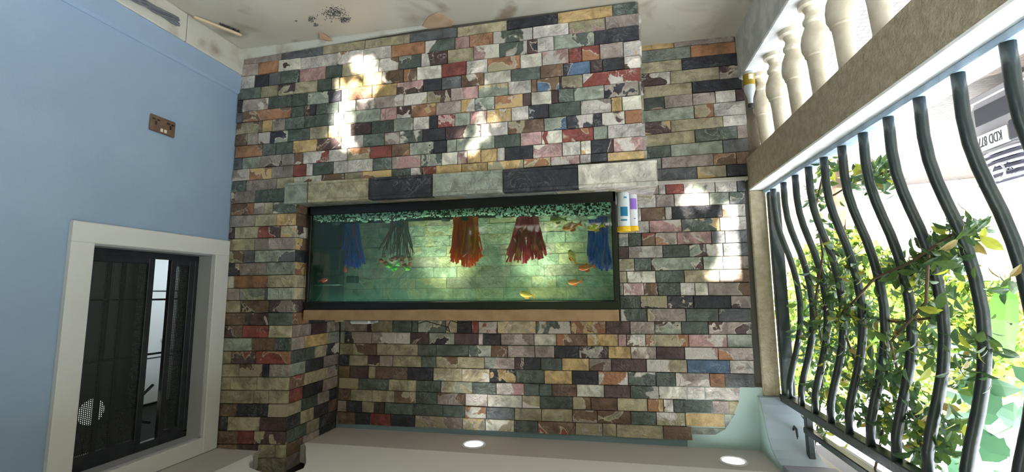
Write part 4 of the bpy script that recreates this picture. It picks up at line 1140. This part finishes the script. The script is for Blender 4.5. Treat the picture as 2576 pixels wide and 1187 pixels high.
# body loft along -X; sections: (x, half width, z0, z1)
def loft(secs, seg=3):
    b = MB(); vs = []
    for x, hw, z0, z1, r in secs:
        ring = [(-hw+r, z0), (hw-r, z0), (hw, z0+r), (hw, z1-r*1.6), (hw-r*1.2, z1-.15*r), (0, z1), (-hw+r*1.2, z1-.15*r), (-hw, z1-r*1.6), (-hw, z0+r)]
        vs += [(x, y, z) for y, z in ring]
    n = 9; fs = [tuple(range(n)), tuple(range(len(vs)-1, len(vs)-n-1, -1))]
    for i in range(len(secs)-1):
        for k in range(n): fs.append((i*n+k, i*n+n+k, i*n+n+(k+1) % n, i*n+(k+1) % n))
    return b.add(vs, fs)
cb(loft([(.02, .26, .24, .90, .06), (-.05, .40, .22, .95, .08), (-.16, .56, .20, .98, .09), (-.28, .70, .20, 1.0, .10), (-.42, .81, .20, 1.0, .10), (-.6, .87, .20, 1.02, .1), (-1.2, .89, .2, 1.06, .1), (-3.2, .89, .2, 1.08, .1), (-3.9, .87, .24, 1.06, .1), (-4.2, .78, .34, .95, .1)]), 'body', M_body, smooth=True)
cb(loft([(-1.0, .70, 1.02, 1.06, .01), (-1.6, .68, 1.02, 1.48, .06), (-2.2, .66, 1.02, 1.56, .06), (-3.0, .66, 1.02, 1.54, .06), (-3.8, .64, 1.02, 1.1, .02)]), 'cabin', M_cglass, smooth=True)
cb(loft([(-1.68, .60, 1.49, 1.52, .01), (-2.2, .62, 1.54, 1.585, .012), (-3.1, .60, 1.53, 1.56, .012)]), 'roof', M_body)
for i in range(5):
    z = .70+.052*i
    m = MB(); m.tube([(.045-abs(t)**2*.075, t*.34, z) for t in (-1, -.6, -.25, 0, .25, .6, 1)], .015, 8, flat=1); cb(m, 'grille_bar', M_chrome, smooth=True)
m = MB(); m.box(-.05, .026, -.26, .26, .68, .94); cb(m, 'grille_opening', mat('grille_dark', (16, 12, 34), .4))
m = MB()
bz = .868
pts = [(.075, .062*math.cos(t*.3927), bz+.062*math.sin(t*.3927)) for t in range(17)]
m.tube(pts, .009, 8)
m.box(.07, .08, -.075, .075, bz-.012, bz+.012)
cb(m, 'badge', M_chrome, smooth=True)
m = MB(); m.bbox(.03, .06, -.10, .22, .53, .655, .005); pl = cb(m, 'number_plate', mat('plate_white', (160, 160, 156), .4))
m = MB(); m.bbox(.0, .05, -.19, -.105, .50, .66, .01); cb(m, 'plate_bracket', M_trim)
tcu = bpy.data.curves.new('plate_text', 'FONT'); tcu.body = 'KDD 877'; tcu.size = .105; tcu.extrude = .0015; tcu.align_x = 'CENTER'
to = bpy.data.objects.new('plate_text', tcu); COL.objects.link(to)
dg = bpy.context.evaluated_depsgraph_get(); dg.update()
tme = bpy.data.meshes.new_from_object(to.evaluated_get(dg)); bpy.data.objects.remove(to)
tme.materials.clear(); tme.materials.append(M_trim)
tt = bpy.data.objects.new('plate_lettering', tme); COL.objects.link(tt); tt.parent = pl
tt.matrix_basis = Matrix(((0, 0, 1, .0615), (1, 0, 0, .055), (0, 1, 0, .555), (0, 0, 0, 1))) @ Matrix.Diagonal((.56, 1.05, 1, 1))
for sy in (-1, 1):
    m = MB(); m.add([(-.08, sy*.46, .76), (-.18, sy*.60, .76), (-.30, sy*.735, .80), (-.33, sy*.76, .92), (-.20, sy*.62, .93), (-.08, sy*.46, .90),
                     (-.2, sy*.40, .76), (-.28, sy*.54, .76), (-.4, sy*.66, .80), (-.4, sy*.68, .92), (-.3, sy*.55, .93), (-.2, sy*.40, .90)],
                    [(0, 1, 2, 3, 4, 5), (0, 6, 7, 1), (1, 7, 8, 2), (2, 8, 9, 3), (3, 9, 10, 4), (4, 10, 11, 5), (5, 11, 6, 0)])
    cb(m, 'headlight', mat('headlight_glass', (206, 212, 216), .08, spec=.8))
    m = MB(); m.add([(-.02, sy*.34, .34), (-.17, sy*.585, .33), (-.19, sy*.61, .46), (-.02, sy*.36, .47), (-.12, sy*.30, .34), (-.25, sy*.54, .33), (-.27, sy*.56, .46), (-.12, sy*.32, .47)],
                    [(0, 1, 2, 3), (0, 4, 5, 1), (1, 5, 6, 2), (2, 6, 7, 3), (3, 7, 4, 0)]); cb(m, 'fog_lamp', mat('fog_lamp_glass', (70, 80, 66), .1, spec=.8))
m = MB(); m.box(-.02, .030, -.22, .22, .30, .44); cb(m, 'lower_intake', M_trim)
m = MB(); m.bbox(-.3, .03, -.26, .26, .19, .25, .01); cb(m, 'bumper_lip', M_body)
for x in (-.85, -3.35):
    for sy in (-1, 1):
        m = MB(); m.lathe([(.16, -.09), (.30, -.10), (.32, -.06), (.32, .06), (.30, .10), (.16, .09)], seg=20)
        o = cb(m, 'wheel', mat('tyre', (30, 30, 32), .8), smooth=True); o.location = (x, sy*.80, .32); o.rotation_euler = (math.pi/2, 0, 0)

# ------------------------------------------------------------------ trees towards the sun, behind the photographer: they dapple the light
SP = -6.0
def tosun(x, z, y0):
    d_ = y0-SP
    return (x-SUN_AZ*d_, z+SUN_TAN*d_)
GAPS = []
for (x, z, hx, hz, y0) in [(1.39, .19, .085, .05, 0), (1.45, .31, .045, .06, 0), (1.465, .48, .03, .12, 0), (1.46, .62, .02, .06, 0), (1.31, .27, .05, .04, 0),
                           (.66, .36, .03, .04, 0), (.62, .58, .04, .05, 0), (.72, .72, .03, .03, 0), (.52, .80, .03, .02, 0), (-.185, .33, .012, .07, 0), (.0, .90, .10, .015, 0),
                           (-.70, 1.20, .022, .20, YB), (-.665, 1.44, .015, .06, YB), (-.55, .97, .012, .06, YB), (-.50, 1.0, .012, .08, YB), (-.60, 1.42, .012, .04, YB), (-.515, .12, .004, .06, YB), (-.74, 1.5, .012, .03, YB)]:
    X_, Z_ = tosun(x, z, y0); GAPS.append((X_, Z_, hx, hz))
def keep(p, wall_recess=False):
    # where the ray through this leaf crosses the shade plane
    d_ = p.y-SP
    X_, Z_ = p.x-SUN_AZ*d_, p.z+SUN_TAN*d_
    for gx, gz, hx, hz in (GAPS[-7:] if wall_recess else GAPS):
        if ((X_-gx)/(hx+.02))**2 + ((Z_-gz)/(hz+.02))**2 < 1: return False
    return True
bl_ = []
for i in range(9):
    for j in range(6):
        if j > 3 and i > 2: continue
        bl_.append((-2.6+i*.75+ru(-.1, .1), SP+ru(-.35, .35), .9+min(j*.62, 1.88 if i > 2 else 9)+ru(-.05, .05), .62))
random.seed(23)
def tree2():
    o = empty('shade_tree', (-.2, SP, GZ0), 0, 'leafy shade tree standing behind the photographer', 'tree')
    iv = Matrix.Translation(-o.location)
    b = MB(); leafmass(b, bl_, 30000, .21, keep); f_ = b.build('crown', MT, o, kind='stuff'); f_.matrix_parent_inverse = iv
    b = MB(); b.tube([(-.2, SP, GZ0), (-.18, SP, 1), (-.25, SP, 2.0), (-.2, SP, 3)], [.1, .08, .07, .04], 8); t_ = b.build('trunk', M_bark, o, smooth=True); t_.matrix_parent_inverse = iv
tree2()
